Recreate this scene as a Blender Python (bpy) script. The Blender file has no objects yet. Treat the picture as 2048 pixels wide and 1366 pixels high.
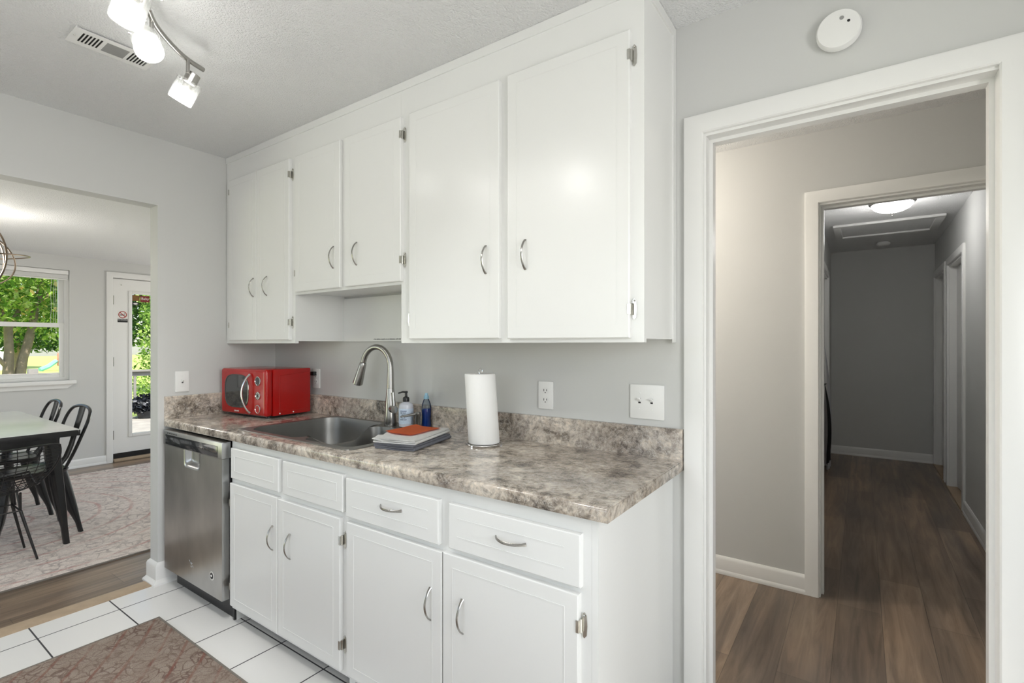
import bpy, bmesh, math, random
from mathutils import Vector, Matrix
random.seed(7)
sc = bpy.context.scene
C = sc.collection
PI = math.pi

# ------------------------------------------------------------------ camera, world, sun, exposure
cam_d = bpy.data.cameras.new('camera')
cam_d.sensor_width = 36.0
cam_d.lens = 1001.1 / 2048 * 36
cam_d.shift_y = 6.2 / 2048
cam_d.clip_start = 0.05
cam_d.clip_end = 300
cam = bpy.data.objects.new('camera', cam_d)
cam.location = (3.162, -1.805, 1.312)
cam.rotation_euler = (PI / 2, 0, math.radians(34.963))
C.objects.link(cam)
sc.camera = cam

world = bpy.data.worlds.new('world')
sc.world = world
world.use_nodes = True
wn = world.node_tree
wn.nodes.clear()
w_out = wn.nodes.new('ShaderNodeOutputWorld')
w_bg = wn.nodes.new('ShaderNodeBackground')
w_sky = wn.nodes.new('ShaderNodeTexSky')
w_sky.sky_type = 'NISHITA'
w_sky.sun_disc = False
w_sky.sun_elevation = math.radians(52)
w_sky.sun_rotation = math.radians(70)
w_bg.inputs['Strength'].default_value = 0.32
wn.links.new(w_sky.outputs['Color'], w_bg.inputs['Color'])
wn.links.new(w_bg.outputs['Background'], w_out.inputs['Surface'])

def lamp(kind, name, loc, energy, color=(1, 1, 1), rot=(0, 0, 0), size=None, size_y=None, radius=None, direction=None, parent=None, spot=None, blend=0.5):
    d = bpy.data.lights.new(name, kind)
    d.energy = energy
    d.color = color
    if kind == 'AREA':
        d.shape = 'RECTANGLE'
        d.size = size
        d.size_y = size_y or size
    if radius is not None:
        if kind == 'SUN':
            d.angle = radius
        else:
            d.shadow_soft_size = radius
    if spot:
        d.spot_size = spot
        d.spot_blend = blend
    o = bpy.data.objects.new(name, d)
    o.location = loc
    o.rotation_euler = rot
    if direction is not None:
        o.rotation_euler = Vector(direction).to_track_quat('-Z', 'Y').to_euler()
    if parent is not None:
        o.parent = parent
        o.location = Vector(loc) - OFF[parent.name]
    C.objects.link(o)
    return o

OFF = {}
lamp('SUN', 'sun', (0, 0, 10), 9.0, (1.0, 0.95, 0.86), radius=math.radians(0.6), direction=(-0.52, 0.30, -0.80))
# added area lights filling kitchen and dining room from unseen, assumed openings
lamp('AREA', 'added_fill_kitchen_rear', (1.9, -3.36, 1.55), 5, (1.0, 0.995, 0.98), size=1.5, size_y=1.0, direction=(0, 1, -0.12))
lamp('AREA', 'added_fill_kitchen_side', (4.38, -1.55, 1.5), 37, (1.0, 0.995, 0.98), size=1.05, size_y=1.05, direction=(-1, -0.32, -0.05))  # added fill from the right, brightens the cabinet end panels
lamp('AREA', 'added_fill_dining_front', (-2.0, -3.55, 1.05), 19, (1.0, 0.97, 0.92), size=1.9, size_y=1.9, direction=(0, 1, 1.1))  # added fill, aimed upward to brighten the dining ceiling
lamp('AREA', 'added_fill_dining_back', (-2.1, 2.25, 1.05), 37, (1.0, 0.97, 0.92), size=1.8, size_y=1.9, direction=(0, -1, 1.1))  # second added dining fill, from the unseen back wall

sc.view_settings.view_transform = 'Standard'
sc.view_settings.look = 'None'
sc.view_settings.exposure = 0.0
sc.view_settings.gamma = 1.0
sc.view_settings.use_curve_mapping = False

# ------------------------------------------------------------------ materials
def mat(name, color=(0.8, 0.8, 0.8), rough=0.5, metal=0.0, spec=0.5, coat=0.0, bump=None, rvar=None, cvar=None, emit=None, trans=0.0, ior=None, alpha=None):
    """bump=(scale, strength, distance); cvar=(scale, amount) mottles the colour; rvar=(scale, amount)"""
    m = bpy.data.materials.new(name)
    m.use_nodes = True
    nt = m.node_tree
    b = nt.nodes['Principled BSDF']
    b.inputs['Base Color'].default_value = (*color, 1)
    b.inputs['Roughness'].default_value = rough
    b.inputs['Metallic'].default_value = metal
    b.inputs['Specular IOR Level'].default_value = spec
    b.inputs['Coat Weight'].default_value = coat
    b.inputs['Coat Roughness'].default_value = 0.05
    if trans:
        b.inputs['Transmission Weight'].default_value = trans
    if ior:
        b.inputs['IOR'].default_value = ior
    if emit:
        b.inputs['Emission Color'].default_value = (*emit[0], 1)
        b.inputs['Emission Strength'].default_value = emit[1]
    tc = nt.nodes.new('ShaderNodeTexCoord')
    if bump:
        n = nt.nodes.new('ShaderNodeTexNoise')
        n.inputs['Scale'].default_value = bump[0]
        n.inputs['Detail'].default_value = 3
        bp = nt.nodes.new('ShaderNodeBump')
        bp.inputs['Strength'].default_value = bump[1]
        bp.inputs['Distance'].default_value = bump[2]
        nt.links.new(tc.outputs['Object'], n.inputs['Vector'])
        nt.links.new(n.outputs['Fac'], bp.inputs['Height'])
        nt.links.new(bp.outputs['Normal'], b.inputs['Normal'])
    if cvar:
        n2 = nt.nodes.new('ShaderNodeTexNoise')
        n2.inputs['Scale'].default_value = cvar[0]
        n2.inputs['Detail'].default_value = 4
        mr = nt.nodes.new('ShaderNodeMapRange')
        mr.inputs['To Min'].default_value = 1 - cvar[1]
        mr.inputs['To Max'].default_value = 1 + cvar[1]
        mx = nt.nodes.new('ShaderNodeMix')
        mx.data_type = 'RGBA'
        mx.blend_type = 'MULTIPLY'
        mx.inputs['Factor'].default_value = 1
        mx.inputs[6].default_value = (*color, 1)
        nt.links.new(tc.outputs['Object'], n2.inputs['Vector'])
        nt.links.new(n2.outputs['Fac'], mr.inputs['Value'])
        nt.links.new(mr.outputs['Result'], mx.inputs[7])
        nt.links.new(mx.outputs[2], b.inputs['Base Color'])
    return m

def nodes_of(m):
    nt = m.node_tree
    return nt, nt.nodes['Principled BSDF'], nt.nodes.new('ShaderNodeTexCoord')

def ramp(nt, stops, interp='LINEAR'):
    r = nt.nodes.new('ShaderNodeValToRGB')
    cr = r.color_ramp
    cr.interpolation = interp
    while len(cr.elements) < len(stops):
        cr.elements.new(0.5)
    for e, (p, c) in zip(cr.elements, stops):
        e.position = p
        e.color = (*c, 1)
    return r

def noise(nt, vec, scale, detail=4, rough=0.55, dist=0.0):
    n = nt.nodes.new('ShaderNodeTexNoise')
    n.inputs['Scale'].default_value = scale
    n.inputs['Detail'].default_value = detail
    n.inputs['Roughness'].default_value = rough
    n.inputs['Distortion'].default_value = dist
    if vec is not None:
        nt.links.new(vec, n.inputs['Vector'])
    return n

def mapping(nt, vec, scale=(1, 1, 1), loc=(0, 0, 0), rot=(0, 0, 0)):
    mp = nt.nodes.new('ShaderNodeMapping')
    mp.inputs['Scale'].default_value = scale
    mp.inputs['Location'].default_value = loc
    mp.inputs['Rotation'].default_value = rot
    nt.links.new(vec, mp.inputs['Vector'])
    return mp.outputs['Vector']

def mixc(nt, fac, a, b, mode='MIX'):
    mx = nt.nodes.new('ShaderNodeMix')
    mx.data_type = 'RGBA'
    mx.blend_type = mode
    for sock, v in ((mx.inputs['Factor'], fac), (mx.inputs[6], a), (mx.inputs[7], b)):
        if isinstance(v, (int, float)):
            sock.default_value = v
        elif isinstance(v, tuple):
            sock.default_value = (*v, 1)
        else:
            nt.links.new(v, sock)
    return mx.outputs[2]

def mth(nt, op, a, b=None):
    n = nt.nodes.new('ShaderNodeMath')
    n.operation = op
    for i, v in enumerate((a, b)):
        if v is None:
            continue
        if isinstance(v, (int, float)):
            n.inputs[i].default_value = v
        else:
            nt.links.new(v, n.inputs[i])
    return n.outputs[0]

def bump_from(nt, b, height, strength, dist):
    bp = nt.nodes.new('ShaderNodeBump')
    bp.inputs['Strength'].default_value = strength
    bp.inputs['Distance'].default_value = dist
    nt.links.new(height, bp.inputs['Height'])
    nt.links.new(bp.outputs['Normal'], b.inputs['Normal'])

M = {}
M['wall'] = mat('wall_paint_greige', (0.60, 0.604, 0.588), 0.62, bump=(90, 0.06, 0.002))
M['white'] = mat('cabinet_white_paint', (0.80, 0.805, 0.788), 0.26, bump=(60, 0.035, 0.002))
M['trim'] = mat('trim_white_gloss', (0.82, 0.82, 0.80), 0.28, bump=(30, 0.02, 0.002))
M['plastic'] = mat('white_plastic', (0.82, 0.82, 0.80), 0.3)
M['nickel'] = mat('brushed_nickel', (0.40, 0.39, 0.37), 0.26, 1.0, rvar=None, cvar=(60, 0.06))
M['steel'] = mat('stainless_steel', (0.30, 0.295, 0.28), 0.42, 1.0, cvar=(25, 0.04))
M['chrome'] = mat('chrome', (0.75, 0.75, 0.75), 0.10, 1.0, cvar=(40, 0.02))
M['hinge'] = mat('polished_hinge_metal', (0.62, 0.61, 0.57), 0.16, 1.0, cvar=(80, 0.15))
M['black'] = mat('black_plastic', (0.012, 0.012, 0.013), 0.35, cvar=(30, 0.2))
M['dark_gap'] = mat('dark_gap', (0.015, 0.013, 0.012), 0.8, cvar=(20, 0.2))
M['red'] = mat('red_enamel', (0.40, 0.006, 0.005), 0.20, spec=0.4, coat=0.3, cvar=(12, 0.04))
M['black_metal'] = mat('black_powder_coat', (0.010, 0.010, 0.011), 0.24, 0.0, spec=0.6, cvar=(18, 0.3))
M['paper'] = mat('paper_towel_white', (0.84, 0.84, 0.82), 0.9, bump=(220, 0.5, 0.001))
M['towel_grey'] = mat('dark_grey_towel', (0.13, 0.135, 0.155), 0.95, bump=(420, 0.9, 0.002), cvar=(60, 0.2))
M['towel_white'] = mat('pale_towel', (0.62, 0.62, 0.60), 0.95, bump=(380, 0.9, 0.002), cvar=(90, 0.10))
M['orange'] = mat('orange_cloth', (0.85, 0.20, 0.070), 0.9, bump=(420, 0.8, 0.0015), cvar=(50, 0.08))
M['tan_wood'] = mat('bare_tan_wood', (0.42, 0.32, 0.22), 0.6, cvar=(14, 0.2))
M['grey_sheet'] = mat('vent_grey', (0.30, 0.30, 0.29), 0.6, cvar=(40, 0.08))
M['bronze'] = mat('bronze_wire', (0.20, 0.155, 0.115), 0.3, 1.0, cvar=(30, 0.1))
M['white_line'] = mat('printed_white', (0.8, 0.79, 0.76), 0.5, cvar=(40, 0.03))
M['ink'] = mat('printed_black', (0.015, 0.015, 0.017), 0.5, cvar=(40, 0.1))
M['ink_navy'] = mat('printed_navy', (0.015, 0.03, 0.09), 0.5, cvar=(40, 0.1))
M['ink_red'] = mat('printed_red', (0.40, 0.05, 0.04), 0.5, cvar=(40, 0.1))
M['sticker_red'] = mat('sticker_dark_red', (0.20, 0.020, 0.022), 0.4, cvar=(60, 0.2))
M['sticker_brown'] = mat('sticker_brown', (0.20, 0.095, 0.025), 0.4, cvar=(25, 0.5))
M['label_blue'] = mat('label_pale_blue', (0.60, 0.70, 0.82), 0.5, cvar=(160, 0.22))
M['bottle_clear'] = mat('translucent_bottle', (0.62, 0.64, 0.70), 0.25, cvar=(20, 0.05))
M['blue_liquid'] = mat('blue_liquid', (0.008, 0.055, 0.30), 0.08, coat=0.5, cvar=(30, 0.2))
M['cap_blue'] = mat('pale_blue_cap', (0.30, 0.52, 0.66), 0.3, cvar=(30, 0.05))
M['dark_cloth'] = mat('dark_cloth', (0.018, 0.018, 0.020), 0.7, cvar=(14, 0.3))
M['white_cloth'] = mat('white_cloth', (0.75, 0.76, 0.78), 0.9, cvar=(14, 0.05))
M['deck'] = mat('weathered_deck_boards', (0.36, 0.33, 0.29), 0.8, cvar=(6, 0.35))
M['rail'] = mat('weathered_rail', (0.24, 0.225, 0.205), 0.8, cvar=(9, 0.3))
M['bark'] = mat('tree_bark', (0.26, 0.20, 0.145), 0.9, bump=(30, 0.8, 0.02), cvar=(9, 0.4))
M['house'] = mat('pale_siding', (0.75, 0.75, 0.74), 0.7, cvar=(3, 0.05))
M['play'] = mat('faded_red_plastic', (0.62, 0.22, 0.16), 0.6, cvar=(4, 0.2))
M['teal'] = mat('teal_plastic', (0.20, 0.55, 0.50), 0.6, cvar=(4, 0.2))
M['pot'] = mat('dark_pot', (0.02, 0.022, 0.025), 0.5, cvar=(14, 0.2))
M['table_top'] = mat('tabletop_painted_glare', (0.78, 0.79, 0.77), 0.22, 0.15, cvar=(7, 0.06))  # window reflection on the dark top put into its pale base colour
M['screen'] = mat('microwave_window_glass', (0.035, 0.038, 0.04), 0.08, coat=0.5, cvar=(60, 0.15))
M['mw_dial'] = mat('silver_dial', (0.60, 0.60, 0.58), 0.25, 0.7, cvar=(140, 0.4))

# popcorn ceiling
m = M['ceiling'] = mat('popcorn_ceiling', (0.845, 0.85, 0.845), 0.9)
nt, b, tc = nodes_of(m)
n1 = noise(nt, tc.outputs['Object'], 190, 3, 0.75)
v1 = nt.nodes.new('ShaderNodeTexVoronoi')
v1.inputs['Scale'].default_value = 150
nt.links.new(tc.outputs['Object'], v1.inputs['Vector'])
h = mth(nt, 'SUBTRACT', n1.outputs['Fac'], mth(nt, 'MULTIPLY', v1.outputs['Distance'], 0.8))
bump_from(nt, b, h, 0.9, 0.006)

# laminate worktop: mottled taupe, cream and charcoal
m = M['laminate'] = mat('granite_look_laminate', (0.3, 0.27, 0.24), 0.13, spec=0.6)
nt, b, tc = nodes_of(m)
o = tc.outputs['Object']
warp = noise(nt, o, 5.0, 3)
wv = nt.nodes.new('ShaderNodeVectorMath')
wv.operation = 'MULTIPLY_ADD'
nt.links.new(warp.outputs['Color'], wv.inputs[0])
wv.inputs[1].default_value = (0.10, 0.10, 0.10)
nt.links.new(o, wv.inputs[2])
wo = wv.outputs[0]
a1 = noise(nt, wo, 10, 9, 0.70, 0.15)
r1 = ramp(nt, [(0.30, (0.055, 0.050, 0.048)), (0.41, (0.22, 0.188, 0.158)), (0.49, (0.45, 0.40, 0.345)), (0.62, (0.63, 0.575, 0.51)), (0.74, (0.80, 0.76, 0.69))])
nt.links.new(a1.outputs['Fac'], r1.inputs['Fac'])
a2 = noise(nt, wo, 46, 6, 0.7, 0.2)
r2 = ramp(nt, [(0.36, (0.16, 0.15, 0.145)), (0.50, (0.95, 0.95, 0.95)), (0.66, (1.5, 1.45, 1.38))])
nt.links.new(a2.outputs['Fac'], r2.inputs['Fac'])
c1 = mixc(nt, 0.55, r1.outputs['Color'], r2.outputs['Color'], 'MULTIPLY')
a3 = noise(nt, wo, 17, 5, 0.6, 0.8)
d3 = mth(nt, 'ABSOLUTE', mth(nt, 'SUBTRACT', a3.outputs['Fac'], 0.5))
r3 = ramp(nt, [(0.0, (1, 1, 1)), (0.018, (0, 0, 0))])
nt.links.new(d3, r3.inputs['Fac'])
c2 = mixc(nt, mth(nt, 'MULTIPLY', r3.outputs['Color'], 0.45), c1, (0.62, 0.58, 0.52))
vs_ = nt.nodes.new('ShaderNodeTexVoronoi')
vs_.inputs['Scale'].default_value = 120
nt.links.new(wo, vs_.inputs['Vector'])
rs_ = ramp(nt, [(0.10, (0.42, 0.39, 0.37)), (0.30, (0.92, 0.90, 0.88)), (0.75, (1.05, 1.04, 1.02)), (0.95, (1.35, 1.33, 1.28))])
sepc = nt.nodes.new('ShaderNodeSeparateColor')
nt.links.new(vs_.outputs['Color'], sepc.inputs[0])
nt.links.new(sepc.outputs[0], rs_.inputs['Fac'])
c2 = mixc(nt, 0.26, c2, rs_.outputs['Color'], 'MULTIPLY')
cl_ = noise(nt, wo, 4.2, 4, 0.6)
rcl = ramp(nt, [(0.34, (0.62, 0.60, 0.60)), (0.5, (1.0, 0.99, 0.97)), (0.66, (1.28, 1.26, 1.22))])
nt.links.new(cl_.outputs['Fac'], rcl.inputs['Fac'])
c2 = mixc(nt, 0.8, c2, rcl.outputs['Color'], 'MULTIPLY')
v5 = noise(nt, wo, 30, 4, 0.6, 0.6)
d5 = mth(nt, 'ABSOLUTE', mth(nt, 'SUBTRACT', v5.outputs['Fac'], 0.5))
r5 = ramp(nt, [(0.0, (1, 1, 1)), (0.016, (0, 0, 0))])
nt.links.new(d5, r5.inputs['Fac'])
c2 = mixc(nt, mth(nt, 'MULTIPLY', r5.outputs['Color'], 0.5), c2, (0.74, 0.70, 0.64))
nt.links.new(c2, b.inputs['Base Color'])

# floor tile
m = M['tile'] = mat('cream_floor_tile', (0.80, 0.795, 0.77), 0.22, spec=0.5)
nt, b, tc = nodes_of(m)
vec = mapping(nt, tc.outputs['Object'], loc=(-0.148, 0.886, 0))
br = nt.nodes.new('ShaderNodeTexBrick')
br.offset = 0.0
br.squash = 1.0
br.inputs['Scale'].default_value = 1.0
br.inputs['Mortar Size'].default_value = 0.0032
br.inputs['Mortar Smooth'].default_value = 0.1
br.inputs['Brick Width'].default_value = 0.3075
br.inputs['Row Height'].default_value = 0.3025
br.inputs['Color1'].default_value = (0.80, 0.795, 0.77, 1)
br.inputs['Color2'].default_value = (0.78, 0.775, 0.75, 1)
br.inputs['Mortar'].default_value = (0.045, 0.045, 0.048, 1)
nt.links.new(vec, br.inputs['Vector'])
nt.links.new(br.outputs['Color'], b.inputs['Base Color'])
hh = mth(nt, 'SUBTRACT', mth(nt, 'MULTIPLY', noise(nt, tc.outputs['Object'], 70, 2).outputs['Fac'], 0.06), br.outputs['Fac'])
bump_from(nt, b, hh, 0.5, 0.002)
rr = mth(nt, 'ADD', mth(nt, 'MULTIPLY', br.outputs['Fac'], 0.6), 0.2)
nt.links.new(rr, b.inputs['Roughness'])

# vinyl planks running along y
m = M['plank'] = mat('grey_brown_vinyl_plank', (0.1, 0.08, 0.06), 0.30, spec=0.45)
nt, b, tc = nodes_of(m)
vec = mapping(nt, tc.outputs['Object'], rot=(0, 0, PI / 2))
br = nt.nodes.new('ShaderNodeTexBrick')
br.offset = 0.37
br.inputs['Scale'].default_value = 1.0
br.inputs['Mortar Size'].default_value = 0.0012
br.inputs['Brick Width'].default_value = 1.22
br.inputs['Row Height'].default_value = 0.18
br.inputs['Color1'].default_value = (0.55, 0.55, 0.55, 1)
br.inputs['Color2'].default_value = (1.15, 1.12, 1.08, 1)
br.inputs['Mortar'].default_value = (0.3, 0.3, 0.3, 1)
nt.links.new(vec, br.inputs['Vector'])
g = noise(nt, mapping(nt, tc.outputs['Object'], scale=(22, 1.6, 1)), 1.0, 7, 0.62, 0.8)
rg = ramp(nt, [(0.25, (0.135, 0.101, 0.076)), (0.5, (0.265, 0.199, 0.150)), (0.78, (0.41, 0.316, 0.235))])
nt.links.new(g.outputs['Fac'], rg.inputs['Fac'])
big = noise(nt, mapping(nt, tc.outputs['Object'], scale=(5, 0.9, 1)), 1.0, 3, 0.5)
rb = ramp(nt, [(0.35, (0.62, 0.65, 0.70)), (0.65, (1.2, 1.14, 1.05))])
nt.links.new(big.outputs['Fac'], rb.inputs['Fac'])
cc = mixc(nt, 0.85, rg.outputs['Color'], br.outputs['Color'], 'MULTIPLY')
cc = mixc(nt, 0.8, cc, rb.outputs['Color'], 'MULTIPLY')
nt.links.new(cc, b.inputs['Base Color'])
bump_from(nt, b, mth(nt, 'SUBTRACT', mth(nt, 'MULTIPLY', g.outputs['Fac'], 0.3), br.outputs['Fac']), 0.25, 0.002)

# patterned rugs
def rug_mat(name, cols, centre, ringscale, crack, ringamt):
    m = mat(name, cols[0], 0.95, spec=0.1)
    nt, b, tc = nodes_of(m)
    o = tc.outputs['Object']
    loc = mapping(nt, o, loc=(-centre[0], -centre[1], 0))
    wob = noise(nt, o, 3.2, 3)
    ln = nt.nodes.new('ShaderNodeVectorMath')
    ln.operation = 'LENGTH'
    nt.links.new(loc, ln.inputs[0])
    r = mth(nt, 'ADD', mth(nt, 'MULTIPLY', ln.outputs['Value'], ringscale), mth(nt, 'MULTIPLY', wob.outputs['Fac'], 0.25))
    saw = mth(nt, 'ABSOLUTE', mth(nt, 'SINE', mth(nt, 'MULTIPLY', r, PI)))
    rr = ramp(nt, [(0.0, (1, 1, 1)), (0.16, (0.8, 0.8, 0.8)), (0.24, (0, 0, 0)), (1.0, (0, 0, 0))])
    nt.links.new(saw, rr.inputs['Fac'])
    v = nt.nodes.new('ShaderNodeTexVoronoi')
    v.feature = 'DISTANCE_TO_EDGE'
    v.inputs['Scale'].default_value = crack
    wv = nt.nodes.new('ShaderNodeVectorMath')
    wv.operation = 'MULTIPLY_ADD'
    w2 = noise(nt, o, 11, 2)
    nt.links.new(w2.outputs['Color'], wv.inputs[0])
    wv.inputs[1].default_value = (0.12, 0.12, 0)
    nt.links.new(o, wv.inputs[2])
    nt.links.new(wv.outputs[0], v.inputs['Vector'])
    rv = ramp(nt, [(0.0, (1, 1, 1)), (0.06, (0.7, 0.7, 0.7)), (0.11, (0, 0, 0))])
    nt.links.new(v.outputs['Distance'], rv.inputs['Fac'])
    worn = noise(nt, o, 7.0, 5, 0.7)
    rw = ramp(nt, [(0.36, (0.15, 0.15, 0.15)), (0.62, (1, 1, 1))])
    nt.links.new(worn.outputs['Fac'], rw.inputs['Fac'])
    base = ramp(nt, [(0.35, cols[0]), (0.65, cols[1])])
    nt.links.new(noise(nt, o, 16, 5, 0.7).outputs['Fac'], base.inputs['Fac'])
    fr = mth(nt, 'MULTIPLY', mth(nt, 'MULTIPLY', rr.outputs['Color'], rw.outputs['Color']), ringamt)
    fc = mth(nt, 'MULTIPLY', mth(nt, 'MULTIPLY', rv.outputs['Color'], rw.outputs['Color']), 0.8)
    c = mixc(nt, fc, base.outputs['Color'], cols[2])
    c = mixc(nt, fr, c, cols[3])
    fine = noise(nt, o, 240, 2, 0.6)
    rf = ramp(nt, [(0.3, (0.72, 0.72, 0.72)), (0.7, (1.2, 1.2, 1.2))])
    nt.links.new(fine.outputs['Fac'], rf.inputs['Fac'])
    c = mixc(nt, 0.8, c, rf.outputs['Color'], 'MULTIPLY')
    nt.links.new(c, b.inputs['Base Color'])
    bump_from(nt, b, fine.outputs['Fac'], 0.7, 0.004)
    return m
M['rug'] = rug_mat('faded_medallion_rug', [(0.82, 0.745, 0.68), (0.68, 0.60, 0.545), (0.36, 0.305, 0.285), (0.56, 0.315, 0.285)], (-1.95, -0.95), 5.2, 15.0, 0.8)
M['runner'] = rug_mat('red_brown_runner', [(0.36, 0.30, 0.25), (0.28, 0.22, 0.18), (0.125, 0.070, 0.058), (0.225, 0.100, 0.076)], (-1.2, -3.4), 10.5, 27.0, 0.85)
M['rug_edge'] = mat('bound_rug_edge', (0.20, 0.18, 0.155), 0.95, cvar=(160, 0.25))

# brushed dishwasher door: vertical cloudy streaks
m = M['dw_steel'] = mat('dishwasher_brushed_steel', (0.46, 0.46, 0.455), 0.30, 1.0)
nt, b, tc = nodes_of(m)
st = noise(nt, mapping(nt, tc.outputs['Object'], scale=(260, 260, 3)), 1.0, 3)
bump_from(nt, b, st.outputs['Fac'], 0.06, 0.001)
cl = noise(nt, mapping(nt, tc.outputs['Object'], scale=(4, 4, 2.2)), 1.0, 3)
rc = ramp(nt, [(0.3, (0.36, 0.365, 0.37)), (0.7, (0.56, 0.555, 0.545))])
nt.links.new(cl.outputs['Fac'], rc.inputs['Fac'])
nt.links.new(rc.outputs['Color'], b.inputs['Base Color'])

# thin clear glass
def glass_mat(name, tint, gloss, milk=0.0):
    m = bpy.data.materials.new(name)
    m.use_nodes = True
    nt = m.node_tree
    nt.nodes.clear()
    out = nt.nodes.new('ShaderNodeOutputMaterial')
    t = nt.nodes.new('ShaderNodeBsdfTransparent')
    t.inputs['Color'].default_value = (*tint, 1)
    g = nt.nodes.new('ShaderNodeBsdfGlossy')
    g.inputs['Roughness'].default_value = 0.03
    fr = nt.nodes.new('ShaderNodeFresnel')
    fr.inputs['IOR'].default_value = 1.3
    ml = mth(nt, 'MULTIPLY', fr.outputs['Fac'], gloss)
    mx = nt.nodes.new('ShaderNodeMixShader')
    nt.links.new(ml, mx.inputs[0])
    nt.links.new(t.outputs[0], mx.inputs[1])
    nt.links.new(g.outputs[0], mx.inputs[2])
    res = mx.outputs[0]
    if milk:
        tr = nt.nodes.new('ShaderNodeBsdfTranslucent')
        tr.inputs['Color'].default_value = (0.92, 0.92, 0.90, 1)
        df = nt.nodes.new('ShaderNodeBsdfDiffuse')
        df.inputs['Color'].default_value = (0.92, 0.92, 0.90, 1)
        m1 = nt.nodes.new('ShaderNodeMixShader')
        nt.links.new(tr.outputs[0], m1.inputs[1])
        nt.links.new(df.outputs[0], m1.inputs[2])
        m2 = nt.nodes.new('ShaderNodeMixShader')
        m2.inputs[0].default_value = milk
        nt.links.new(res, m2.inputs[1])
        nt.links.new(m1.outputs[0], m2.inputs[2])
        res = m2.outputs[0]
    nt.links.new(res, out.inputs['Surface'])
    return m
M['glass'] = glass_mat('window_glass', (0.96, 0.97, 0.965), 0.6)
M['clear_shade'] = glass_mat('clear_lamp_glass', (0.95, 0.955, 0.95), 0.7, 0.05)
M['clear_bottle'] = glass_mat('clear_bottle_plastic', (0.72, 0.76, 0.80), 1.5)

def glow(name, color, strength):
    m = bpy.data.materials.new(name)
    m.use_nodes = True
    nt = m.node_tree
    b = nt.nodes['Principled BSDF']
    b.inputs['Base Color'].default_value = (0.9, 0.9, 0.88, 1)
    b.inputs['Roughness'].default_value = 0.5
    b.inputs['Emission Color'].default_value = (*color, 1)
    # the glow of frosted glass varies a little over its surface
    tc = nt.nodes.new('ShaderNodeTexCoord')
    n = noise(nt, tc.outputs['Object'], 14, 2)
    mr = nt.nodes.new('ShaderNodeMapRange')
    mr.inputs['To Min'].default_value = strength * 0.85
    mr.inputs['To Max'].default_value = strength * 1.15
    nt.links.new(n.outputs['Fac'], mr.inputs['Value'])
    nt.links.new(mr.outputs['Result'], b.inputs['Emission Strength'])
    return m
M['lamp_glow'] = glow('frosted_glass_lit', (1.0, 0.98, 0.95), 19.0)
M['dome_glow'] = glow('frosted_dome_lit', (1.0, 0.98, 0.97), 6.0)

# leaves: colour differs from leaf to leaf
def leaf_mat(name, stops, transl=0.45):
    m = bpy.data.materials.new(name)
    m.use_nodes = True
    nt = m.node_tree
    nt.nodes.clear()
    out = nt.nodes.new('ShaderNodeOutputMaterial')
    geo = nt.nodes.new('ShaderNodeNewGeometry')
    r = ramp(nt, stops)
    nt.links.new(geo.outputs['Random Per Island'], r.inputs['Fac'])
    d = nt.nodes.new('ShaderNodeBsdfDiffuse')
    t = nt.nodes.new('ShaderNodeBsdfTranslucent')
    nt.links.new(r.outputs['Color'], d.inputs['Color'])
    nt.links.new(r.outputs['Color'], t.inputs['Color'])
    mx = nt.nodes.new('ShaderNodeMixShader')
    mx.inputs[0].default_value = transl
    nt.links.new(d.outputs[0], mx.inputs[1])
    nt.links.new(t.outputs[0], mx.inputs[2])
    nt.links.new(mx.outputs[0], out.inputs['Surface'])
    return m
M['leaf'] = leaf_mat('sunlit_tree_leaves', [(0.0, (0.06, 0.14, 0.03)), (0.35, (0.17, 0.34, 0.05)), (0.7, (0.38, 0.55, 0.09)), (0.92, (0.66, 0.76, 0.34)), (1.0, (0.75, 0.52, 0.16))])
M['shrub_leaf'] = leaf_mat('bright_shrub_leaves', [(0.0, (0.07, 0.16, 0.035)), (0.4, (0.26, 0.43, 0.08)), (0.8, (0.50, 0.66, 0.19)), (1.0, (0.70, 0.80, 0.40))])
M['far_leaf'] = leaf_mat('distant_tree_leaves', [(0.0, (0.02, 0.055, 0.018)), (0.6, (0.07, 0.16, 0.035)), (1.0, (0.20, 0.33, 0.08))])
M['dark_leaf'] = leaf_mat('dark_plant_leaves', [(0.0, (0.006, 0.007, 0.009)), (0.7, (0.03, 0.034, 0.042)), (1.0, (0.22, 0.22, 0.23))], 0.1)
m = M['lawn'] = mat('lawn_grass', (0.44, 0.52, 0.13), 0.95, bump=(40, 0.5, 0.03), cvar=(1.5, 0.3))

# ------------------------------------------------------------------ mesh helpers
def frame_of(t):
    t = t.normalized()
    up = Vector((0, 0, 1)) if abs(t.z) < 0.9 else Vector((1, 0, 0))
    a = t.cross(up).normalized()
    return a, t.cross(a).normalized()

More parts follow.
